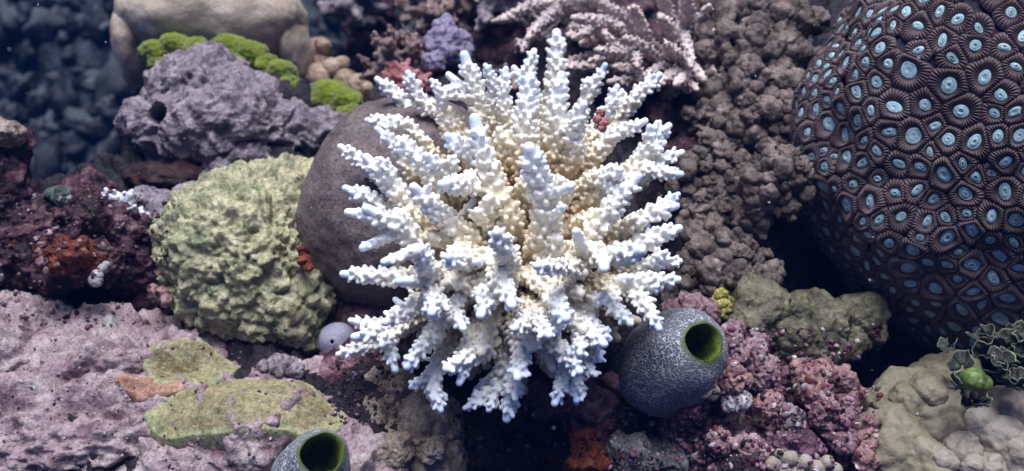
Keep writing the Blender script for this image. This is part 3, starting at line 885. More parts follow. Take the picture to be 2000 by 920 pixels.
low = make_bvh([pink, ground])
def patch(name, px, py, d, rx, ry, th, m, label, cat, seed=0, bury=.4):
    """a crust that follows the rock under it, with a ragged lobed edge and a rolled rim"""
    nrm = UP * .80 - FWD * .60
    u = np.cross(RIGHT, nrm); u = -u if u @ UP < 0 else u
    u = u - nrm * (u @ nrm); u /= np.linalg.norm(u)
    c = V(px, py, d); k = px2m(d)
    NA, NR = 150, 40
    vs = []
    ang = np.linspace(0, 2 * np.pi, NA, endpoint=False)
    ed = 1 + 0.13 * fbm(np.stack([np.cos(ang) * 1.5, np.sin(ang) * 1.5, np.full(NA, seed * 1.7)], 1), 4, seed)
    for i in range(NR + 1):
        s_ = (i / NR) ** .9
        pr = c + np.cos(ang)[:, None] * RIGHT * (rx * k * s_ * ed)[:, None] + np.sin(ang)[:, None] * u * (ry * k / .80 * s_ * ed)[:, None]
        vs.append(pr)
    P = np.concatenate(vs)
    hit = np.zeros(len(P))
    for i, q in enumerate(P):
        h = low.ray_cast(Vector(q + nrm * .12), Vector(-nrm), .3)
        hit[i] = (.12 - h[3]) if h[0] is not None else -.03
    H = hit.reshape(NR + 1, NA)
    for it in range(2):                           # the crust rides over the bumps ...
        G = np.maximum(H, np.maximum(np.roll(H, 1, 1), np.roll(H, -1, 1)))
        G[1:-1] = np.maximum(G[1:-1], np.maximum(H[:-2], H[2:]))
        H = G
    for it in range(70):                          # ... and bridges the small pits below it
        S = H.copy()
        S[1:-1] = (H[:-2] + H[2:] + np.roll(H, 1, 1)[1:-1] + np.roll(H, -1, 1)[1:-1]) / 4
        S[0] = S[1].mean()
        S[-1] = (H[-2] + np.roll(H, 1, 1)[-1] + np.roll(H, -1, 1)[-1]) / 3
        H = S
    s_ = np.repeat(np.linspace(0, 1, NR + 1) ** .9, NA)
    prof = th * (np.maximum(0, 1 - s_ ** 6)) ** .5
    v = P + nrm * (H.ravel() + prof - th * bury * s_ ** 8 + .0022 * fbm(P * 60, 3, seed) + .0010 * fbm(P * 220, 2, seed + 9))[:, None]
    kk = np.arange(NA); k2 = (kk + 1) % NA
    f = np.concatenate([np.stack([a * NA + kk, (a + 1) * NA + kk, (a + 1) * NA + k2, a * NA + k2], 1) for a in range(NR)])
    under = v[-NA:] - nrm * .016
    v = np.concatenate([v, under]); a = NR
    f = np.concatenate([f, np.stack([a * NA + kk, (a + 1) * NA + kk, (a + 1) * NA + k2, a * NA + k2], 1)])
    o = add(name, mesh_from(name, v - c, f, {'edge': np.concatenate([sstep(.80, .97, s_ + .10 * fbm(P * 50, 2, 4)), np.ones(NA)])}), m)
    o.location = c
    return tag(o, label, cat)
patch('olive_crust_coral', 478, 795, .80, 195, 64, .0028, M['olive'], 'wide flat olive yellow crust below the yellow coral', 'coral', 3)
patch('olive_crust_coral', 362, 680, .84, 95, 48, .003, M['olive'], 'smaller olive crust at the yellow coral\'s foot, above the orange patch', 'coral', 5)
patch('orange_crust_sponge', 290, 728, .82, 70, 24, .003, M['orange_pale'], 'pale orange crust on the pink rock left of the wide olive crust', 'sponge', 8)
lumps('grey_shard', [(545, 715, .845, 24), (575, 722, .845, 18), (520, 718, .85, 14)], M['lilac'], rough(.003, 50, .002, 150), 4, 'grey shard in the dark gap under the yellow coral', 'rock')

lumps('red_crust', [(590, 492, .885, 12), (598, 508, .882, 13), (606, 522, .88, 10)], M['orange'], rough(.003, 50, .002, 150), 4, 'small rust red crust wedged between yellow coral and brown dome', 'sponge')

# small sponge ball with one dark vent
def lathe(prof, seg, axis_, base, wob=None):
    t, e1, e2 = frame(axis_)
    ang = np.linspace(0, 2 * np.pi, seg, endpoint=False)
    vs = []
    for z, r in prof:
        rr = r * (1 + (wob(ang, z) if wob is not None else 0))
        vs.append(base + t * z + np.cos(ang)[:, None] * e1 * np.reshape(rr, (-1, 1)) + np.sin(ang)[:, None] * e2 * np.reshape(rr, (-1, 1)))
    v = np.concatenate(vs)
    n = len(prof)
    k = np.arange(seg); k2 = (k + 1) % seg
    f = np.concatenate([np.stack([i * seg + k, i * seg + k2, (i + 1) * seg + k2, (i + 1) * seg + k], 1) for i in range(n - 1)])
    return v, f

def smooth_prof(P, n):
    return bez(np.array([(a, b, 0) for a, b in P]), n)[:, :2]

sp = empty('round_sponge', V(660, 668, .90))
tag(sp, 'small grey lilac sponge ball with one dark pore beside the yellow coral', 'sponge')
ax = np.array(-FWD * .85 + UP * .1 - RIGHT * .12)
rr = 40 * px2m(.87)
prof = smooth_prof([(-rr * .95, .0005), (-rr * .8, rr * .55), (-rr * .2, rr * .97), (rr * .35, rr * .92), (rr * .8, rr * .55), (rr * .96, rr * .22), (rr * .97, rr * .1)], 40)
v, f = lathe(prof, 40, ax, np.zeros(3))
v = v * (1 + .05 * fbm(v * 60, 2, 3))[:, None]
add('body', mesh_from('body', v, f), M['sponge'], sp)
prof = [(rr * .975, rr * .105), (rr * .9, rr * .12), (rr * .6, rr * .11), (rr * .55, .0003)]
v, f = lathe(prof, 16, ax, np.zeros(3))
add('pore', mesh_from('pore', v, f), M['void'], sp)

# ------------------------------------------------------------------ tunicates
def tunicate(cx, cy, d, ox, oy, od, R0, Ro, label, fill=1.0):
    """barrel from base point to the opening centre"""
    B, O = V(cx, cy, d), V(ox, oy, od)
    ax = O - B; L = np.linalg.norm(ax); ax /= L
    root = empty('tunicate', B)
    tag(root, label, 'sea squirt', 'barrel shaped sea squirts')
    wob = lambda a, z: .06 * np.sin(2 * a + 22 * z + cx) + .035 * np.sin(3 * a + 30 * z + 1) + .012 * np.sin(7 * a + 60 * z)
    P = [(-R0 * .35, .001), (-R0 * .30, R0 * .5), (0, R0 * .86), (L * .26, R0), (L * .50, R0 * .97), (L * .72, R0 * .86), (L * .88, R0 * .69), (L * .97, R0 * .22 + Ro * .72), (L * 1.0, Ro * 1.03), (L * 1.005, Ro * .985)]
    pr = smooth_prof(P, 70)
    pr[:, 1] = np.maximum(pr[:, 1], .0005)
    v, f = lathe(pr, 96, ax, np.zeros(3), wob)
    rim = np.repeat(sstep(L * .97, L * 1.003, pr[:, 0]) * (pr[:, 1] < Ro * 1.2), 96)
    v += .0015 * (perlin(v * 40, 4))[:, None] * (v / np.maximum(np.linalg.norm(v, axis=1), 1e-6)[:, None]) * (1 - rim)[:, None]
    add('body', mesh_from('body', v, f, {'rim': rim}), M['maze'], root)
    P2 = [(L * 1.004, Ro * 1.0), (L * .985, Ro * .94), (L * .93, Ro * .90), (L * .80, Ro * .93), (L * .6, Ro * .9), (L * .45, Ro * .6), (L * .40, .0006)]
    pr = smooth_prof(P2, 40)
    pr[:, 1] = np.maximum(pr[:, 1], .0005)
    v, f = lathe(pr, 72, ax, np.zeros(3), wob)
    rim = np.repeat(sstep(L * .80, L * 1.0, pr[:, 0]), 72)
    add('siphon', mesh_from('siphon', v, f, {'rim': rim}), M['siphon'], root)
    return root
tunicate(1275, 730, .85, 1374, 668, .785, 98 * px2m(.83), 40 * px2m(.79), 'large grey blue sea squirt with green lined mouth right of the white coral')
tunicate(590, 962, .765, 629, 886, .71, 80 * px2m(.755), 43 * px2m(.715), 'grey sea squirt with green lined mouth cut off by the bottom edge')

# ------------------------------------------------------------------ bottom centre
brown = lumps('brown_knobby_rock', [(740, 800, .86, 80), (820, 860, .85, 85), (720, 900, .84, 80), (660, 820, .87, 45), (800, 780, .86, 42), (850, 920, .83, 60), (790, 830, .845, 26), (770, 880, .80, 24), (840, 880, .80, 26), (870, 800, .88, 40)],
              M['brown_rock'], rough(.010, 22, .004, 80, .006, 65, 7, True), 6, 'knobbly tan brown rock under the white coral at the bottom', 'rock')
lumps('mauve_crust_rock', [(665, 745, .88, 55), (710, 720, .89, 50), (640, 800, .87, 35), (750, 740, .89, 35)], M['crust'], rough(.010, 25, .005, 80, .004, 70, 9, True), 5, 'mauve and maroon crusted rock between yellow coral and brown rock', 'rock')
lumps('cavity_shade_rock', [(960, 830, .90, 75), (920, 880, .87, 55), (1010, 900, .87, 60)], mat('sooty_rock', [(.3, (.008, .007, .008)), (.6, (.03, .027, .026)), (.8, (.07, .06, .055))], 40, bump=[(150, .004)]), rough(.012, 20, .005, 70), 5,  # near-black colour stands in for the shade of the cavity
      'rock coloured near black for the shade in the cavity below the white coral', 'rock')
lumps('purple_crust_rock', [(1080, 790, .90, 45), (1130, 790, .89, 50), (1180, 820, .88, 50), (1020, 800, .90, 30), (1200, 760, .91, 50)], M['magenta'], rough(.010, 25, .006, 80, .004, 70, 4, True), 5,
      'dim purple crusted rock under the lower right white branches', 'rock')
lumps('red_sponge', [(1150, 885, .83, 34), (1135, 910, .82, 30), (1170, 915, .82, 26), (1140, 860, .84, 18)], M['orange'], rough(.005, 45, .005, 110, seed=6), 5, 'deep orange red sponge at the bottom edge right of the cavity', 'sponge')
lumps('grey_rock', [(1240, 900, .83, 45), (1300, 905, .835, 42), (1215, 880, .835, 24), (1270, 875, .84, 30), (1350, 920, .83, 30)], mat('dim_grey_rock', [(.3, (.06, .06, .06)), (.6, (.15, .145, .135)), (.8, (.3, .29, .28))], 40, spots=[(60, .64, .7, (.04, .035, .04))], bump=[(150, .004)]), rough(.007, 30, .004, 90, seed=2), 5,
      'dim grey lumpy rock at the bottom below the large sea squirt', 'rock')

# ------------------------------------------------------------------ bottom right rubble
lumps('crusted_rubble_rock', [(1420, 830, .85, 75), (1500, 760, .87, 85), (1570, 850, .85, 85), (1450, 900, .83, 70), (1640, 800, .88, 60), (1430, 720, .87, 50), (1350, 830, .85, 50), (1620, 910, .84, 60)], M['crust'], rough(.014, 24, .007, 65, .006, 60, 12, True), 6,
      'maroon and pink encrusted rubble rock right of the large sea squirt', 'rock')
NOD = [
 ('salmon_nodule', [(1440, 740, .80, 27), (1420, 728, .805, 17)], 'salmon', 'round salmon nodule right of the large sea squirt'),
 ('pink_ridge', [(1432, 655, .82, 20), (1440, 685, .815, 22), (1425, 705, .815, 18)], 'pale_pink', 'upright pink ridge beside the green mouth of the sea squirt'),
 ('pink_ridge', [(1480, 680, .82, 20), (1488, 710, .815, 22), (1492, 735, .812, 18)], 'pale_pink', 'second pink ridge, right of the one touching the sea squirt'),
 ('pink_slab', [(1580, 745, .82, 32), (1592, 775, .815, 32), (1605, 735, .825, 28), (1570, 725, .83, 22), (1640, 740, .83, 26)], 'salmon', 'smooth pink slab below the olive plate coral'),
 ('warty_pink_mound', [(1600, 815, .80, 18), (1622, 800, .80, 18), (1640, 822, .80, 17), (1615, 838, .797, 16), (1650, 800, .805, 18), (1595, 795, .805, 14), (1632, 846, .797, 12), (1655, 845, .80, 11), (1645, 865, .798, 9), (1612, 785, .805, 12)], 'pale_pink', 'pale pink warty mound near the right end of the rubble'),
 ('peach_nodule', [(1500, 800, .80, 18), (1512, 788, .80, 14), (1488, 792, .803, 12)], 'salmon', 'small peach nodule in the middle of the pink rubble'),
 ('white_nodule', [(1425, 780, .80, 12), (1450, 788, .798, 12), (1438, 776, .80, 9)], 'white_bit', 'pair of tiny white knobs below the salmon nodule'),
 ('cream_nodule', [(1388, 748, .80, 11), (1394, 764, .80, 9), (1378, 760, .80, 7)], 'cream', 'little cream knob cluster touching the sea squirt\'s right side'),
 ('purple_crust', [(1540, 868, .795, 30), (1570, 872, .795, 26), (1510, 872, .80, 24), (1585, 880, .795, 20)], 'magenta', 'smooth purple pink crust just above the white bubbly coral'),
 ('violet_lump', [(1345, 800, .815, 24), (1365, 785, .815, 18), (1335, 815, .815, 16)], 'magenta', 'violet lump under the right flank of the large sea squirt'),
 ('pink_lump', [(1410, 860, .80, 22), (1475, 880, .795, 22), (1460, 865, .80, 16), (1490, 905, .79, 16)], 'pale_pink', 'pink knobs left of the white bubbly coral at the bottom'),
 ('pink_crust', [(1340, 612, .85, 34), (1370, 608, .85, 26), (1320, 618, .85, 22)], 'pale_pink', 'pink crust peeking over the top of the large sea squirt'),
 ('grey_crust', [(1535, 810, .80, 20), (1548, 828, .80, 18), (1530, 830, .80, 14)], 'lilac', 'dark grey pitted lump left of the warty pink mound'),
 ('pink_edge_crust', [(1690, 850, .80, 12), (1700, 880, .795, 14), (1690, 905, .79, 16), (1700, 830, .805, 10)], 'salmon', 'reddish pink crust edging the pale olive mound'),
]
for nm, lst, mk, lab in NOD:
    lumps(nm, lst, M[mk], rough(.006, 45, .0034, 120, .0022, 170, len(lab), True), 5, lab, 'crust' if 'crust' in nm else 'coralline lump')
lumps('white_bubble_coral', [(1510 + dx, 900 + dy, .785, r) for dx, dy, r in ((0, 8, 17), (30, -5, 18), (62, 2, 17), (20, 20, 16), (48, 22, 17), (85, 16, 18), (104, 4, 16), (120, 18, 15), (12, -14, 10), (72, 30, 14))],
      M['cream'], rough(.0008, 80), 4, 'cluster of shiny white bubbles at the bottom edge of the pink rubble', 'coral')
lumps('yellow_green_lump', [(1408, 580, .86, 13), (1400, 595, .86, 14), (1418, 600, .855, 15), (1390, 608, .855, 12), (1428, 588, .86, 11), (1412, 615, .855, 15)], M['lime'], rough(.003, 60, .003, 150, seed=4), 4,
      'small yellow green knobbly lump above the large sea squirt', 'coral')

# ------------------------------------------------------------------ knobby corals on the right
def knob_heads(name, lst, m, disp, label, cat):
    """heads of coral, each budding a dozen rounded knobs on the sides that show"""
    parts = []
    for i, (px, py, d, r) in enumerate(lst):
        k = px2m(d) * r; c = V(px, py, d)
        parts.append(blob_arrays(c, (k * .66, k * .66, k * .66), 4, disp, i * 3))
        for j in range(9):
            th = j * 2.39996 + knobs.uniform(-.4, .4); z = 1 - (j + .5) / 9 * 1.25
            q = math.sqrt(max(0, 1 - z * z))
            A = UP * .45 - FWD * .9; t, e1, e2 = frame(A)
            dr = t * z + (e1 * math.cos(th) + e2 * math.sin(th)) * q
            rk = k * knobs.uniform(.26, .52)
            parts.append(blob_arrays(c + dr * k * knobs.uniform(.66, .98), (rk, rk, rk), 4, disp, i * 17 + j))
    return tag(obj_from(name, parts, m), label, cat)
kd = rough(.006, 36, .0032, 140, .0034, 140, 15)
knobs = np.random.default_rng(41)
knob_heads('knobby_brown_coral', [(1500, 30, 1.02, 55), (1440, 25, 1.05, 50), (1425, 90, 1.03, 50), (1490, 95, 1.0, 52), (1545, 50, 1.01, 52), (1545, 110, 1.0, 45), (1470, 150, .99, 50), (1410, 175, 1.01, 45), (1520, 175, .98, 48), (1480, 215, .97, 45), (1545, 225, .97, 45),
       (1420, 235, .99, 38), (1530, 270, .97, 38), (1375, 240, 1.0, 32), (1380, 120, 1.04, 42), (1450, 265, .98, 36)], M['knob'], kd, 'tall heap of knobby grey brown coral between staghorn and polyp dome', 'coral')
knob_heads('knobby_brown_coral', [(1385, 290, .97, 32), (1360, 330, .96, 35), (1415, 320, .97, 38), (1395, 370, .96, 38), (1350, 390, .96, 40), (1440, 370, .96, 35), (1420, 420, .95, 38), (1370, 440, .95, 38)], M['knob'], kd,
      'dim knobby brown coral column deep behind the right white branches', 'coral')
knob_heads('knobby_brown_coral', [(1500, 320, .91, 40), (1540, 325, .90, 36), (1475, 345, .91, 34), (1515, 360, .90, 42), (1560, 350, .905, 28), (1480, 395, .91, 38), (1525, 400, .91, 34), (1475, 430, .92, 34)], M['knob'], kd,
      'pale topped knob of brown coral touching the polyp dome\'s left side', 'coral')
knob_heads('knobby_brown_coral', [(1370, 500, .91, 48), (1420, 490, .91, 45), (1350, 545, .90, 42), (1400, 550, .89, 46), (1460, 510, .91, 38), (1445, 560, .89, 36), (1490, 545, .90, 36), (1340, 590, .89, 35), (1510, 580, .90, 32)], M['knob'], kd,
      'rounded brown knobby coral above the large sea squirt', 'coral')
lumps('olive_plate_coral', [(1480, 610, .87, 58), (1530, 620, .87, 52), (1490, 650, .86, 42), (1550, 660, .865, 50), (1600, 640, .88, 62), (1650, 650, .89, 55), (1600, 685, .86, 32), (1540, 695, .855, 26), (1680, 630, .90, 50), (1450, 640, .87, 35)],
      M['knob_olive'], rough(.014, 22, .003, 100, .0045, 75, 19), 6, 'dull olive brown lumpy plate coral under the polyp dome', 'coral', flat=.85)

# ------------------------------------------------------------------ top background growths
rng3 = np.random.default_rng(9)
stag = empty('staghorn_thicket', V(1350, 190, 1.10))
tag(stag, 'pinkish grey staghorn coral thicket behind the white coral at the top', 'coral')
SB = [(980, 38, 1.07, 1110, 20, 1.13, 15), (1030, 75, 1.04, 1080, 25, 1.10, 14), (1020, 100, 1.05, 1060, 70, 1.08, 10), (1120, 35, 1.03, 1240, 75, 1.10, 16), (1165, 98, 1.01, 1260, 110, 1.08, 13), (1238, 15, 1.0, 1275, 110, 1.06, 17),
      (1290, 35, .99, 1330, 130, 1.05, 17), (1340, -10, 1.0, 1345, 120, 1.07, 20), (1220, 75, 1.0, 1300, 140, 1.05, 14), (1300, 85, .98, 1350, 150, 1.04, 11), (1190, 160, 1.02, 1330, 150, 1.06, 14), (1385, 12, 1.02, 1345, 90, 1.08, 14),
      (1285, 165, .98, 1345, 140, 1.04, 15), (1320, 165, .98, 1370, 135, 1.04, 15), (1375, 155, .99, 1300, 110, 1.05, 15), (1245, 130, .98, 1240, 95, 1.04, 11), (1100, 130, 1.04, 1230, 125, 1.09, 14), (1190, 70, 1.05, 1130, 55, 1.1, 12),
      (1150, -5, 1.08, 1230, 40, 1.12, 14), (1060, 5, 1.1, 1160, 30, 1.14, 15), (1290, -20, 1.03, 1310, 60, 1.09, 18), (1350, 130, .98, 1330, 60, 1.05, 13), (1200, 130, 1.03, 1280, 145, 1.08, 12), (1395, 60, 1.02, 1350, 110, 1.06, 12),
      (1135, 85, 1.08, 1190, 100, 1.12, 14), (1165, 60, 1.09, 1240, 80, 1.12, 13), (1110, 70, 1.10, 1160, 50, 1.14, 12), (1360, 175, .99, 1310, 155, 1.05, 13), (1240, 178, 1.01, 1310, 160, 1.06, 12)]
for q in list(SB):                                # a finer second growth among the main branches
    j = rng3.normal(0, 22, 4)
    SB.append((q[0] + j[0], q[1] + j[1] * .7, q[2] + .03, q[3] + j[2], q[4] + j[3] * .7, q[5] + .02, q[6] * .8))
for tx, ty, td, bx, by, bd, r in SB:
    a, b = V(bx, by, bd), V(tx, ty, td)
    rr = r * 1.08 * px2m(1.05)
    P = bez([a + (a - b) * .25 + FWD * .02, a, (a + b) / 2 + UP * rng3.normal(.004, .004), b], 14)
    parts = nubbed(P, rr * .8, rr * .42, rng3, gap=.0052, nl=.0030, nr=.0017, start=.1, seg=9)
    v, f = remeshed(parts, .0013, 1)
    t, _ = along(v, P)
    add('branch', mesh_from('branch', v - np.array(stag.location), f, {'tip': t}), M['stag'], stag)
lumps('staghorn_foot_rock', [(1300, 110, 1.16, 80), (1200, 60, 1.2, 90), (1370, 60, 1.14, 70), (1130, 30, 1.22, 80), (1350, 170, 1.10, 40), (1260, 20, 1.22, 80)], M['dark_crust'], rough(.012, 20, .006, 60, seed=5), 5,
      'dark rock carrying the pinkish grey staghorn thicket', 'rock')

bush('brown_bushy_coral', V(870, 30, 1.17), 95 * px2m(1.14), 26, M['brown_bush'], rng3, 1.5, .006, .0042, UP * .35 - FWD * .9, .004, .003, .008, .002, 2, 'brown bushy coral at the top edge left of the staghorn thicket')
bush('mauve_bushy_coral', V(975, -5, 1.14), 85 * px2m(1.12), 24, M['grey_bush'], rng3, 1.45, .006, .004, UP * .2 - FWD * .9, .0035, .0028, .007, .002, 2, 'mauve bushy coral at the top edge touching the staghorn thicket')
bush('brown_fan_algae', V(800, 150, 1.12), 95 * px2m(1.1), 22, M['brown_bush'], rng3, 1.25, .0045, .003, UP * .9 - RIGHT * .35 - FWD * .3, .004, .0022, .007, .0018, 3, 'reddish brown feathery clump above the tips at upper left of white coral', 'algae')
bush('pink_red_algae', V(790, 180, 1.06), 58 * px2m(1.05), 20, M['red_algae'], rng3, 1.3, .004, .003, UP * .8 - FWD * .6, .002, .002, .007, .0016, 2, 'pinkish red stubby algae just behind the upper left white tips', 'algae')
bush('brown_sprig', V(985, 190, 1.03), 55 * px2m(1.06), 16, M['brown_bush'], rng3, 1.2, .004, .0028, UP * .9 - FWD * .4, .0022, .002, .006, .0016, 2, 'small brown sprig between the two tallest white branch clusters', 'algae')
bush('grey_bushy_coral', V(700, -8, 1.35), 85 * px2m(1.3), 18, M['grey_bush'], rng3, 1.5, .008, .006, UP * .2 - FWD * .9, .004, .004, .01, .003, 1, 'blurred greyish tan bush at the top edge right of the beige coral')
lumps('rock_pinnacle', [(715, 20, 1.40, 48), (722, 70, 1.41, 55), (735, 130, 1.42, 62), (745, 200, 1.43, 75), (750, 290, 1.44, 85), (755, 380, 1.45, 95), (755, 480, 1.46, 105)], M['dark_crust'], rough(.016, 16, .008, 50, seed=8), 5, 'dark blurred rock stump carrying the greyish bush right of the beige coral', 'rock')
lumps('pale_lilac_coral', [(862, 90, 1.09, 36), (885, 78, 1.09, 28), (850, 115, 1.08, 24), (895, 105, 1.09, 24), (872, 60, 1.10, 22)], M['lilac_pale'], rough(.007, 28, .004, 80, .003, 70), 5, 'pale lilac lump behind the upper left white branches', 'coral')
lumps('dark_purple_rock', [(930, 110, 1.17, 60), (985, 90, 1.16, 70), (900, 150, 1.12, 45), (830, 190, 1.10, 60), (1090, 110, 1.14, 50), (940, 40, 1.22, 80)], M['dark_crust'], rough(.012, 20, .006, 60, seed=8), 5, 'dark purple rock in shade behind the top white tips', 'rock')
lumps('dark_red_rock', [(1310, 210, 1.10, 45), (1290, 260, 1.06, 50), (1340, 250, 1.06, 35), (1330, 310, 1.02, 45)], M['dark_crust'], rough(.010, 24, .005, 80, seed=8), 5, 'dark maroon rock in the shadow under the staghorn thicket', 'rock')
lumps('dark_stem_rock', [(690, 590, .95, 60), (720, 640, .93, 60), (780, 640, .93, 70), (860, 650, .93, 80), (960, 650, .93, 80)], M['dark_crust'], rough(.010, 24, .005, 80, seed=9), 5, 'dark maroon rock under the brown dome coral', 'rock')

# things attached to the white branches
lumps('pink_crust_spot', [(1172, 222, .768, 9), (1168, 234, .766, 9), (1178, 238, .765, 10), (1176, 250, .765, 8), (1166, 245, .766, 6)], M['red_algae'], rough(.0012, 120, .0008, 300), 4, 'small dull pink crust stuck on an upper right white branch', 'algae')
lumps('lilac_snail', [(1072, 660, .775, 11), (1076, 652, .773, 8)], M['sponge'], rough(.0006, 120), 4, 'tiny grey lilac snail on a lower white branch', 'snail')

# ------------------------------------------------------------------ bottom right pale mounds and leafy algae
lumps('pale_olive_coral', [(1800, 830, .84, 110), (1760, 880, .82, 85), (1840, 760, .87, 75), (1870, 890, .82, 80), (1730, 900, .81, 60), (1850, 840, .83, 60), (1800, 920, .80, 70), (1780, 790, .82, 45), (1810, 770, .82, 36)], M['cream_olive'], rough(.009, 20, .0013, 110, .004, 45, 3), 6,
      'smooth pale olive mound at the bottom right under the leafy algae', 'coral')
lumps('cream_lump_coral', [(1880, 880, .79, 38), (1840, 905, .785, 30), (1950, 860, .80, 52), (1985, 810, .81, 50), (1920, 830, .805, 34), (1990, 890, .79, 48), (1935, 915, .78, 36), (1900, 905, .78, 26), (1960, 790, .82, 36)], M['cream'], rough(.004, 30, .0012, 130, .002, 90, 5), 5,
      'rounded cream lumps of coral in the bottom right corner', 'coral')
rng4 = np.random.default_rng(21)
leafy = empty('leafy_algae', V(1930, 740, .86))
tag(leafy, 'dark curly leafy algae with pale rims in the lower right corner', 'algae')
LF = []
for i in range(34):
    px, py = rng4.uniform(1845, 2030), rng4.uniform(650, 800)
    if (px - 1840) * .55 + (py - 645) < 25 or (py > 765 and (px < 1870 or px > 1960)):
        continue
    LF.append((px, py, rng4.uniform(15, 32), .81 - (py - 645) / 145 * .04 + rng4.uniform(-.012, .012)))
for px, py, r, d in LF:
    n_, m_ = 26, 10
    rr = r * px2m(d)
    a0 = rng4.uniform(0, 6.28); tilt = rng4.normal(.9, .35)
    ex = RIGHT * math.cos(a0) + (-FWD * .8 + UP * .4) * math.sin(a0)
    ex /= np.linalg.norm(ex)
    nz = UP * math.cos(tilt * .7) - FWD * math.sin(tilt * .7) + RIGHT * rng4.normal(0, .35); nz /= np.linalg.norm(nz)
    ex = ex - nz * (ex @ nz); ex /= np.linalg.norm(ex); ey = np.cross(nz, ex)
    vs, rims = [], []
    for i in range(m_):
        s = i / (m_ - 1)
        for j in range(n_):
            t = j / (n_ - 1) * 5.0 - 2.5
            q = rr * (.15 + .85 * s) * (1 + .16 * math.sin(3 * t + px) + .07 * math.sin(8 * t + py))
            z = rr * (.45 * s * s + .16 * s * math.sin(5 * t + py) + .08 * math.sin(9 * t))
            vs.append(ex * math.cos(t) * q + ey * math.sin(t) * q * .8 + nz * z)
            rims.append(s)
    vs = np.array(vs)
    vs = np.concatenate([vs, vs - nz * .0012])
    k = n_ * m_
    g = np.arange(k).reshape(m_, n_)
    top = np.stack([g[:-1, :-1].ravel(), g[:-1, 1:].ravel(), g[1:, 1:].ravel(), g[1:, :-1].ravel()], 1)
    edge = np.concatenate([g[0, :], g[1:, -1], g[-1, -2::-1], g[-2:0:-1, 0]])
    e2 = np.roll(edge, -1)
    f = np.concatenate([top, top[:, ::-1] + k, np.stack([e2, edge, edge + k, e2 + k], 1)])
    me = mesh_from('frond', vs, f, {'rim': np.array(rims * 2)})
    o = add('frond', me, M['leaf'], leafy)
    o.location = V(px, py, d) - np.array(leafy.location)
lumps('green_bubble_algae', [(1902, 742, .765, 24), (1920, 750, .767, 18), (1890, 736, .767, 14)], M['leaf_green'], rough(.0012, 60), 4, 'shiny green bubble among the dark leafy algae', 'algae')

# ------------------------------------------------------------------ polyp dome
DC = V(1965, 262, .925)
DR3 = np.array([405 * px2m(.895), 440 * px2m(.895), .15])
AX = np.stack([RIGHT, UP, -FWD])
dome = empty('polyp_dome_coral', DC)
tag(dome, 'big dark purple dome coral covered with blue green polyps at the right', 'coral')
def dshape(u):
    """unit direction(s) (view axes) -> surface point relative to DC, world axes"""
    s = 1 + .10 * fbm(u * 1.5 + 5, 3, 3)
    return (u * DR3 * s[:, None]) @ AX
v, f = ico(6)
add('dome', mesh_from('dome', dshape(v) * .985, f), M['dome_skin'], dome)
rp = np.random.default_rng(33)
c = rp.normal(size=(20000, 3)); c /= np.linalg.norm(c, axis=1)[:, None]
c = c[(c[:, 2] > -.25) & (c[:, 0] < .55)]
pts = dshape(c)
size = rp.uniform(.0068, .0108, len(c)) * np.where(rp.random(len(c)) < .15, .72, 1)
keep = []
for i in range(len(c)):
    if all(np.sum((pts[i] - pts[j]) ** 2) > ((size[i] + size[j]) * .86) ** 2 for j in keep):
        keep.append(i)
P = pts[keep]; U = c[keep]; S = size[keep]
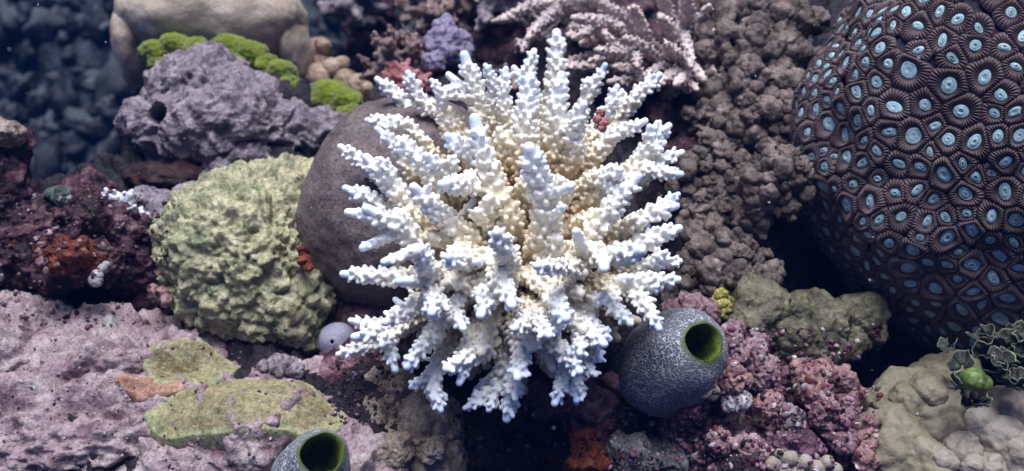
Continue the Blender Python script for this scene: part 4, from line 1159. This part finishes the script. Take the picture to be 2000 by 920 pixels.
# settle a little so the cells sit evenly
eps = 1e-3
def surf(q):
    u = (q @ AX.T) / DR3
    u /= np.linalg.norm(u, axis=1)[:, None]
    n = u / DR3
    n /= np.linalg.norm(n, axis=1)[:, None]
    return dshape(u), n @ AX
cells = []
NA, NR = 144, 11
for i in range(len(P)):
    _, n = surf(P[i:i + 1]); n = n[0]
    t, e1, e2 = frame(n)
    dv = P - P[i]
    dd = np.linalg.norm(dv, axis=1)
    nb = np.where((dd > 1e-6) & (dd < .045))[0]
    th = np.linspace(0, 2 * np.pi, NA, endpoint=False)
    out = np.full(NA, S[i] * 1.65)
    for j in nb:
        q = np.array([dv[j] @ e1, dv[j] @ e2]); l = np.linalg.norm(q); q /= max(l, 1e-9)
        cs = np.cos(th) * q[0] + np.sin(th) * q[1]
        lim = np.where(cs > .05, dd[j] * S[i] / (S[i] + S[j]) / np.maximum(cs, .05), 9)
        out = np.minimum(out, lim)
    # soften the corners
    ker = np.ones(9) / 9
    out = np.convolve(np.concatenate([out[-4:], out, out[:4]]), ker, 'valid')
    el = rp.uniform(1.0, 2.0) ; ea = rp.uniform(0, np.pi)
    dsk = S[i] * .57 * rp.uniform(.85, 1.15)
    rd = dsk / np.sqrt(np.cos(th - ea) ** 2 / el + np.sin(th - ea) ** 2 * el)
    rd = np.minimum(rd, out * .62)
    nrid = int(np.clip(round(2 * np.pi * S[i] / .0019), 20, 36))
    wav = .5 + .5 * np.cos(nrid * th + .5 * np.sin(2 * th + i))
    vs, cols = [], []
    base_br = np.array([.20, .13, .112]) * rp.uniform(.7, 1.2); base_dk = np.array([.042, .028, .040])
    for k in range(NR):
        s = k / (NR - 1)
        r = rd * .93 + (out * 1.02 - rd * .93) * s
        hgt = .0002 + .0042 * math.sin(min(1, s / .58) * np.pi / 2) ** 1.3 * (1 if s < .58 else (.30 + .70 * math.cos((s - .58) / .42 * np.pi / 2) ** .8)) - .0010 * s
        amp = .0011 * math.sin(np.pi * min(1, s * 1.05)) ** .6
        loc = e1[None] * (np.cos(th) * r)[:, None] + e2[None] * (np.sin(th) * r)[:, None]
        sp_, nn = surf(P[i] + loc)
        vs.append(sp_ + nn * (hgt + amp * (wav - .5) * 2)[:, None] * (S[i] / .012))
        mixv = (.18 + .82 * wav ** 1.2) * (math.sin(np.pi * min(1, .15 + s * .72)) ** .8)
        cols.append(base_dk + (base_br - base_dk) * mixv[:, None])
    vs = np.concatenate(vs); cols = np.concatenate(cols)
    kk = np.arange(NA); k2 = (kk + 1) % NA
    fs = np.concatenate([np.stack([a * NA + kk, a * NA + k2, (a + 1) * NA + k2, (a + 1) * NA + kk], 1) for a in range(NR - 1)])
    # the disc, with a small slit mouth
    ND, NRr = 36, 7
    th2 = np.linspace(0, 2 * np.pi, ND, endpoint=False)
    rd2 = np.interp(th2, np.append(th, 2 * np.pi), np.append(rd, rd[0]))
    dvs, dcs = [], []
    for k in range(NRr):
        s = (k + .02) / (NRr - 1)
        r = rd2 * min(s, 1.0)
        loc = e1[None] * (np.cos(th2) * r)[:, None] + e2[None] * (np.sin(th2) * r)[:, None]
        sp_, nn = surf(P[i] + loc)
        h = .0009 + .0009 * math.exp(-((s - .38) / .14) ** 2) - .0003 * math.exp(-(s / .2) ** 2) - (.0016 if k == NRr - 1 else 0) + .0003 * rp.normal() + .0003 * math.exp(-((s - .83) / .1) ** 2)
        dvs.append(sp_ + nn * h)
        tone = .82 + .35 * math.exp(-((s - .86) / .12) ** 2) + .10 * math.exp(-((s - .4) / .15) ** 2)
        dcs.append(np.full((ND, 3), tone) * np.array([1, 1, 1.0]) * (0.9 + .2 * ((i * 7) % 10) / 10))
    dvs = np.concatenate(dvs); dcs = np.concatenate(dcs)
    kk = np.arange(ND); k2 = (kk + 1) % ND
    dfs = np.concatenate([np.stack([a * ND + kk, a * ND + k2, (a + 1) * ND + k2, (a + 1) * ND + kk], 1) for a in range(NRr - 1)])
    # how large it shows
    wp = DC + P[i]; rel = wp - CAM; dep = rel @ FWD
    sx = 1000 + (rel @ RIGHT) / dep / TANH * 1000; sy = 460 - (rel @ UP) / dep / TANH * 1000
    facing = max(0, -(n @ rel) / np.linalg.norm(rel))
    vis = facing * S[i] ** 2 / dep ** 2 if (-20 < sx < 2015 and -20 < sy < 930) else 0
    cells.append((vis, vs, fs, cols, dvs, dfs, dcs, P[i]))
cells.sort(key=lambda x: -x[0])
for vis, vs, fs, cols, dvs, dfs, dcs, p in cells[:100]:
    o = add('polyp', mesh_from('polyp', vs - p, fs, {'col': cols}), M['polyp'], dome)
    o.location = p
    add('oral_disc', mesh_from('oral_disc', dvs - p, dfs, {'col': dcs}), M['disc'], o)
rest = cells[100:]
vv, ff, cc, mi, off = [], [], [], [], 0
for vis, vs, fs, cols, dvs, dfs, dcs, p in rest:
    vv += [vs, dvs]; ff += [fs + off, dfs + off + len(vs)]; cc += [cols, dcs]
    mi += [np.zeros(len(fs), np.int32), np.ones(len(dfs), np.int32)]
    off += len(vs) + len(dvs)
me = mesh_from('polyp_cover', np.concatenate(vv), np.concatenate(ff), {'col': np.concatenate(cc)})
o = add('polyp_cover', me, [M['polyp'], M['disc']], dome)
me.polygons.foreach_set('material_index', np.concatenate(mi))
o['kind'] = 'stuff'
print('polyps', len(cells), 'visible', sum(1 for x in cells if x[0] > 0))

# ------------------------------------------------------------------ small rubble and specks lying on what is there
bpy.context.view_layer.update()
bvh = make_bvh([o for o in COL.objects if o.type == 'MESH' and o.parent is None])
def cast(px, py):
    d = V(px, py, 1.0) - CAM
    h = bvh.ray_cast(Vector(CAM), Vector(d).normalized(), 4)
    return (np.array(h[0]), np.array(h[1]), h[3]) if h[0] is not None else None
rs = np.random.default_rng(77)
def scatter(name, regions, n, smin, smax, palette, label, cat):
    vs, fs, cs, off = [], [], [], 0
    v0, f0 = ico(2)
    for i in range(n):
        x0, y0, x1, y1 = regions[rs.integers(len(regions))]
        h = cast(rs.uniform(x0, x1), rs.uniform(y0, y1))
        if h is None or h[2] > 1.5:
            continue
        r = math.exp(rs.uniform(math.log(smin), math.log(smax)))
        A = np.array(rs.normal(size=(3, 3))); A, _ = np.linalg.qr(A)
        q = v0 * (1 + .35 * fbm(v0 * 1.7 + i * 3.1, 3, i % 50))[:, None] * np.array([1, rs.uniform(.5, .9), rs.uniform(.4, .8)]) * r
        vs.append(q @ A + h[0] - h[1] * r * .12); fs.append(f0 + off); off += len(v0)
        col = np.array(palette[rs.integers(len(palette))]) * rs.uniform(.7, 1.2)
        cs.append(np.tile(col, (len(v0), 1)))
    o = add(name, mesh_from(name, np.concatenate(vs), np.concatenate(fs), {'col': np.concatenate(cs)}), M['pebble'])
    return tag(o, label, cat, kind='stuff')
def far_scatter(n):
    vs, fs, cs, off = [], [], [], 0
    v0, f0 = ico(3)
    for i in range(n):
        x0, y0, x1, y1 = [(-60, -20, 270, 380), (590, -20, 800, 130)][int(rs.random() < .25)]
        h = far_bvh.ray_cast(Vector(CAM), Vector(V(rs.uniform(x0, x1), rs.uniform(y0, y1), 1.0) - CAM).normalized(), 6)
        if h[0] is None or h[3] < 1.45:
            continue
        r = math.exp(rs.uniform(math.log(.014), math.log(.06)))
        A, _ = np.linalg.qr(np.array(rs.normal(size=(3, 3))))
        q = v0 * (1 + .45 * fbm(v0 * 1.6 + i * 3.1, 3, i % 50))[:, None] * np.array([1, rs.uniform(.35, .8), rs.uniform(.3, .7)]) * r
        vs.append(q @ A + np.array(h[0]) + np.array(h[1]) * r * .2); fs.append(f0 + off); off += len(v0)
        g = rs.uniform(.06, .40) ** 2.2
        cs.append(np.tile(np.array([g * .95, g, g * .92]), (len(v0), 1)))
    o = add('far_rubble', mesh_from('far_rubble', np.concatenate(vs), np.concatenate(fs), {'col': np.concatenate(cs)}), M['pebble'])
    return tag(o, 'dim bluish coral rubble on the far slope at the upper left', 'rubble', kind='stuff')
far_bvh = make_bvh([ground])
far_scatter(190)
PK = [(.42, .24, .28), (.30, .12, .17), (.10, .02, .03), (.5, .38, .38), (.05, .03, .04), (.22, .10, .14), (.14, .03, .02), (.55, .5, .48), (.2, .16, .13), (.03, .015, .02)]
scatter('rubble', [(1330, 640, 1720, 920)] * 3 + [(1190, 800, 1420, 920)], 900, .0009, .0036, PK, 'small pink, maroon and white rubble bits right of the large sea squirt', 'rubble')
scatter('rubble', [(0, 370, 330, 640)], 420, .0009, .0036, [(.10, .03, .04), (.04, .015, .02), (.18, .09, .10), (.30, .22, .22), (.14, .05, .02), (.03, .02, .02), (.1, .09, .05), (.4, .33, .33)], 'dark maroon rubble bits on the left rubble heap', 'rubble')
scatter('rubble', [(640, 690, 780, 830), (880, 770, 1230, 920)], 360, .0008, .003, [(.2, .1, .14), (.06, .03, .05), (.03, .02, .02), (.3, .2, .22), (.12, .03, .02)], 'purple and brown rubble bits under the white coral', 'rubble')
scatter('rubble', [(0, 640, 640, 920)], 260, .0007, .0020, [(.45, .33, .35), (.3, .17, .2), (.55, .5, .5), (.12, .09, .06), (.06, .03, .04)], 'fine pinkish grit on the big pink rock', 'rubble')

vs, fs, off = [], [], 0
v0, f0 = ico(1)
for i in range(170):
    d = rs.uniform(.42, 1.05); px, py = rs.uniform(-100, 2100), rs.uniform(-50, 960)
    r = rs.uniform(.00014, .0006)
    vs.append(v0 * r * rs.uniform(.5, 1.3, 3) + V(px, py, d)); fs.append(f0 + off); off += len(v0)
tag(add('marine_snow', mesh_from('marine_snow', np.concatenate(vs), np.concatenate(fs)), M['snow']), 'tiny pale specks drifting in the water in front of the reef', 'particles', kind='stuff')

# ------------------------------------------------------------------ the water's haze
m = bpy.data.materials.new('water_haze')
m.use_nodes = True
t = m.node_tree
for n in list(t.nodes):
    if n.type == 'BSDF_PRINCIPLED':
        t.nodes.remove(n)
pv = t.nodes.new('ShaderNodeVolumePrincipled')
pv.inputs['Color'].default_value = (0.006, 0.024, 0.085, 1)
pv.inputs['Absorption Color'].default_value = (0.05, 0.22, 0.92, 1)
pv.inputs['Density'].default_value = 0.17
out = next(n for n in t.nodes if n.type == 'OUTPUT_MATERIAL')
t.links.new(pv.outputs[0], out.inputs['Volume'])
zlo, zhi = float(Z.min()) - 1.0, max(float(Z.max()), CAM[2]) + .35
bv = np.array([[x, y, z] for z in (zlo, zhi) for y in (-8.5, 11.5) for x in (-11.5, 11.5)])
bf = np.array([[0, 2, 3, 1], [4, 5, 7, 6], [0, 1, 5, 4], [2, 6, 7, 3], [0, 4, 6, 2], [1, 3, 7, 5]])
hz = add('haze', mesh_from('haze', bv, bf, smooth=False), m)
tag(hz, 'bluish sea water haze around the whole reef', 'haze', kind='stuff')
print('verts', sum(len(o.data.vertices) for o in COL.objects if o.type == 'MESH'))
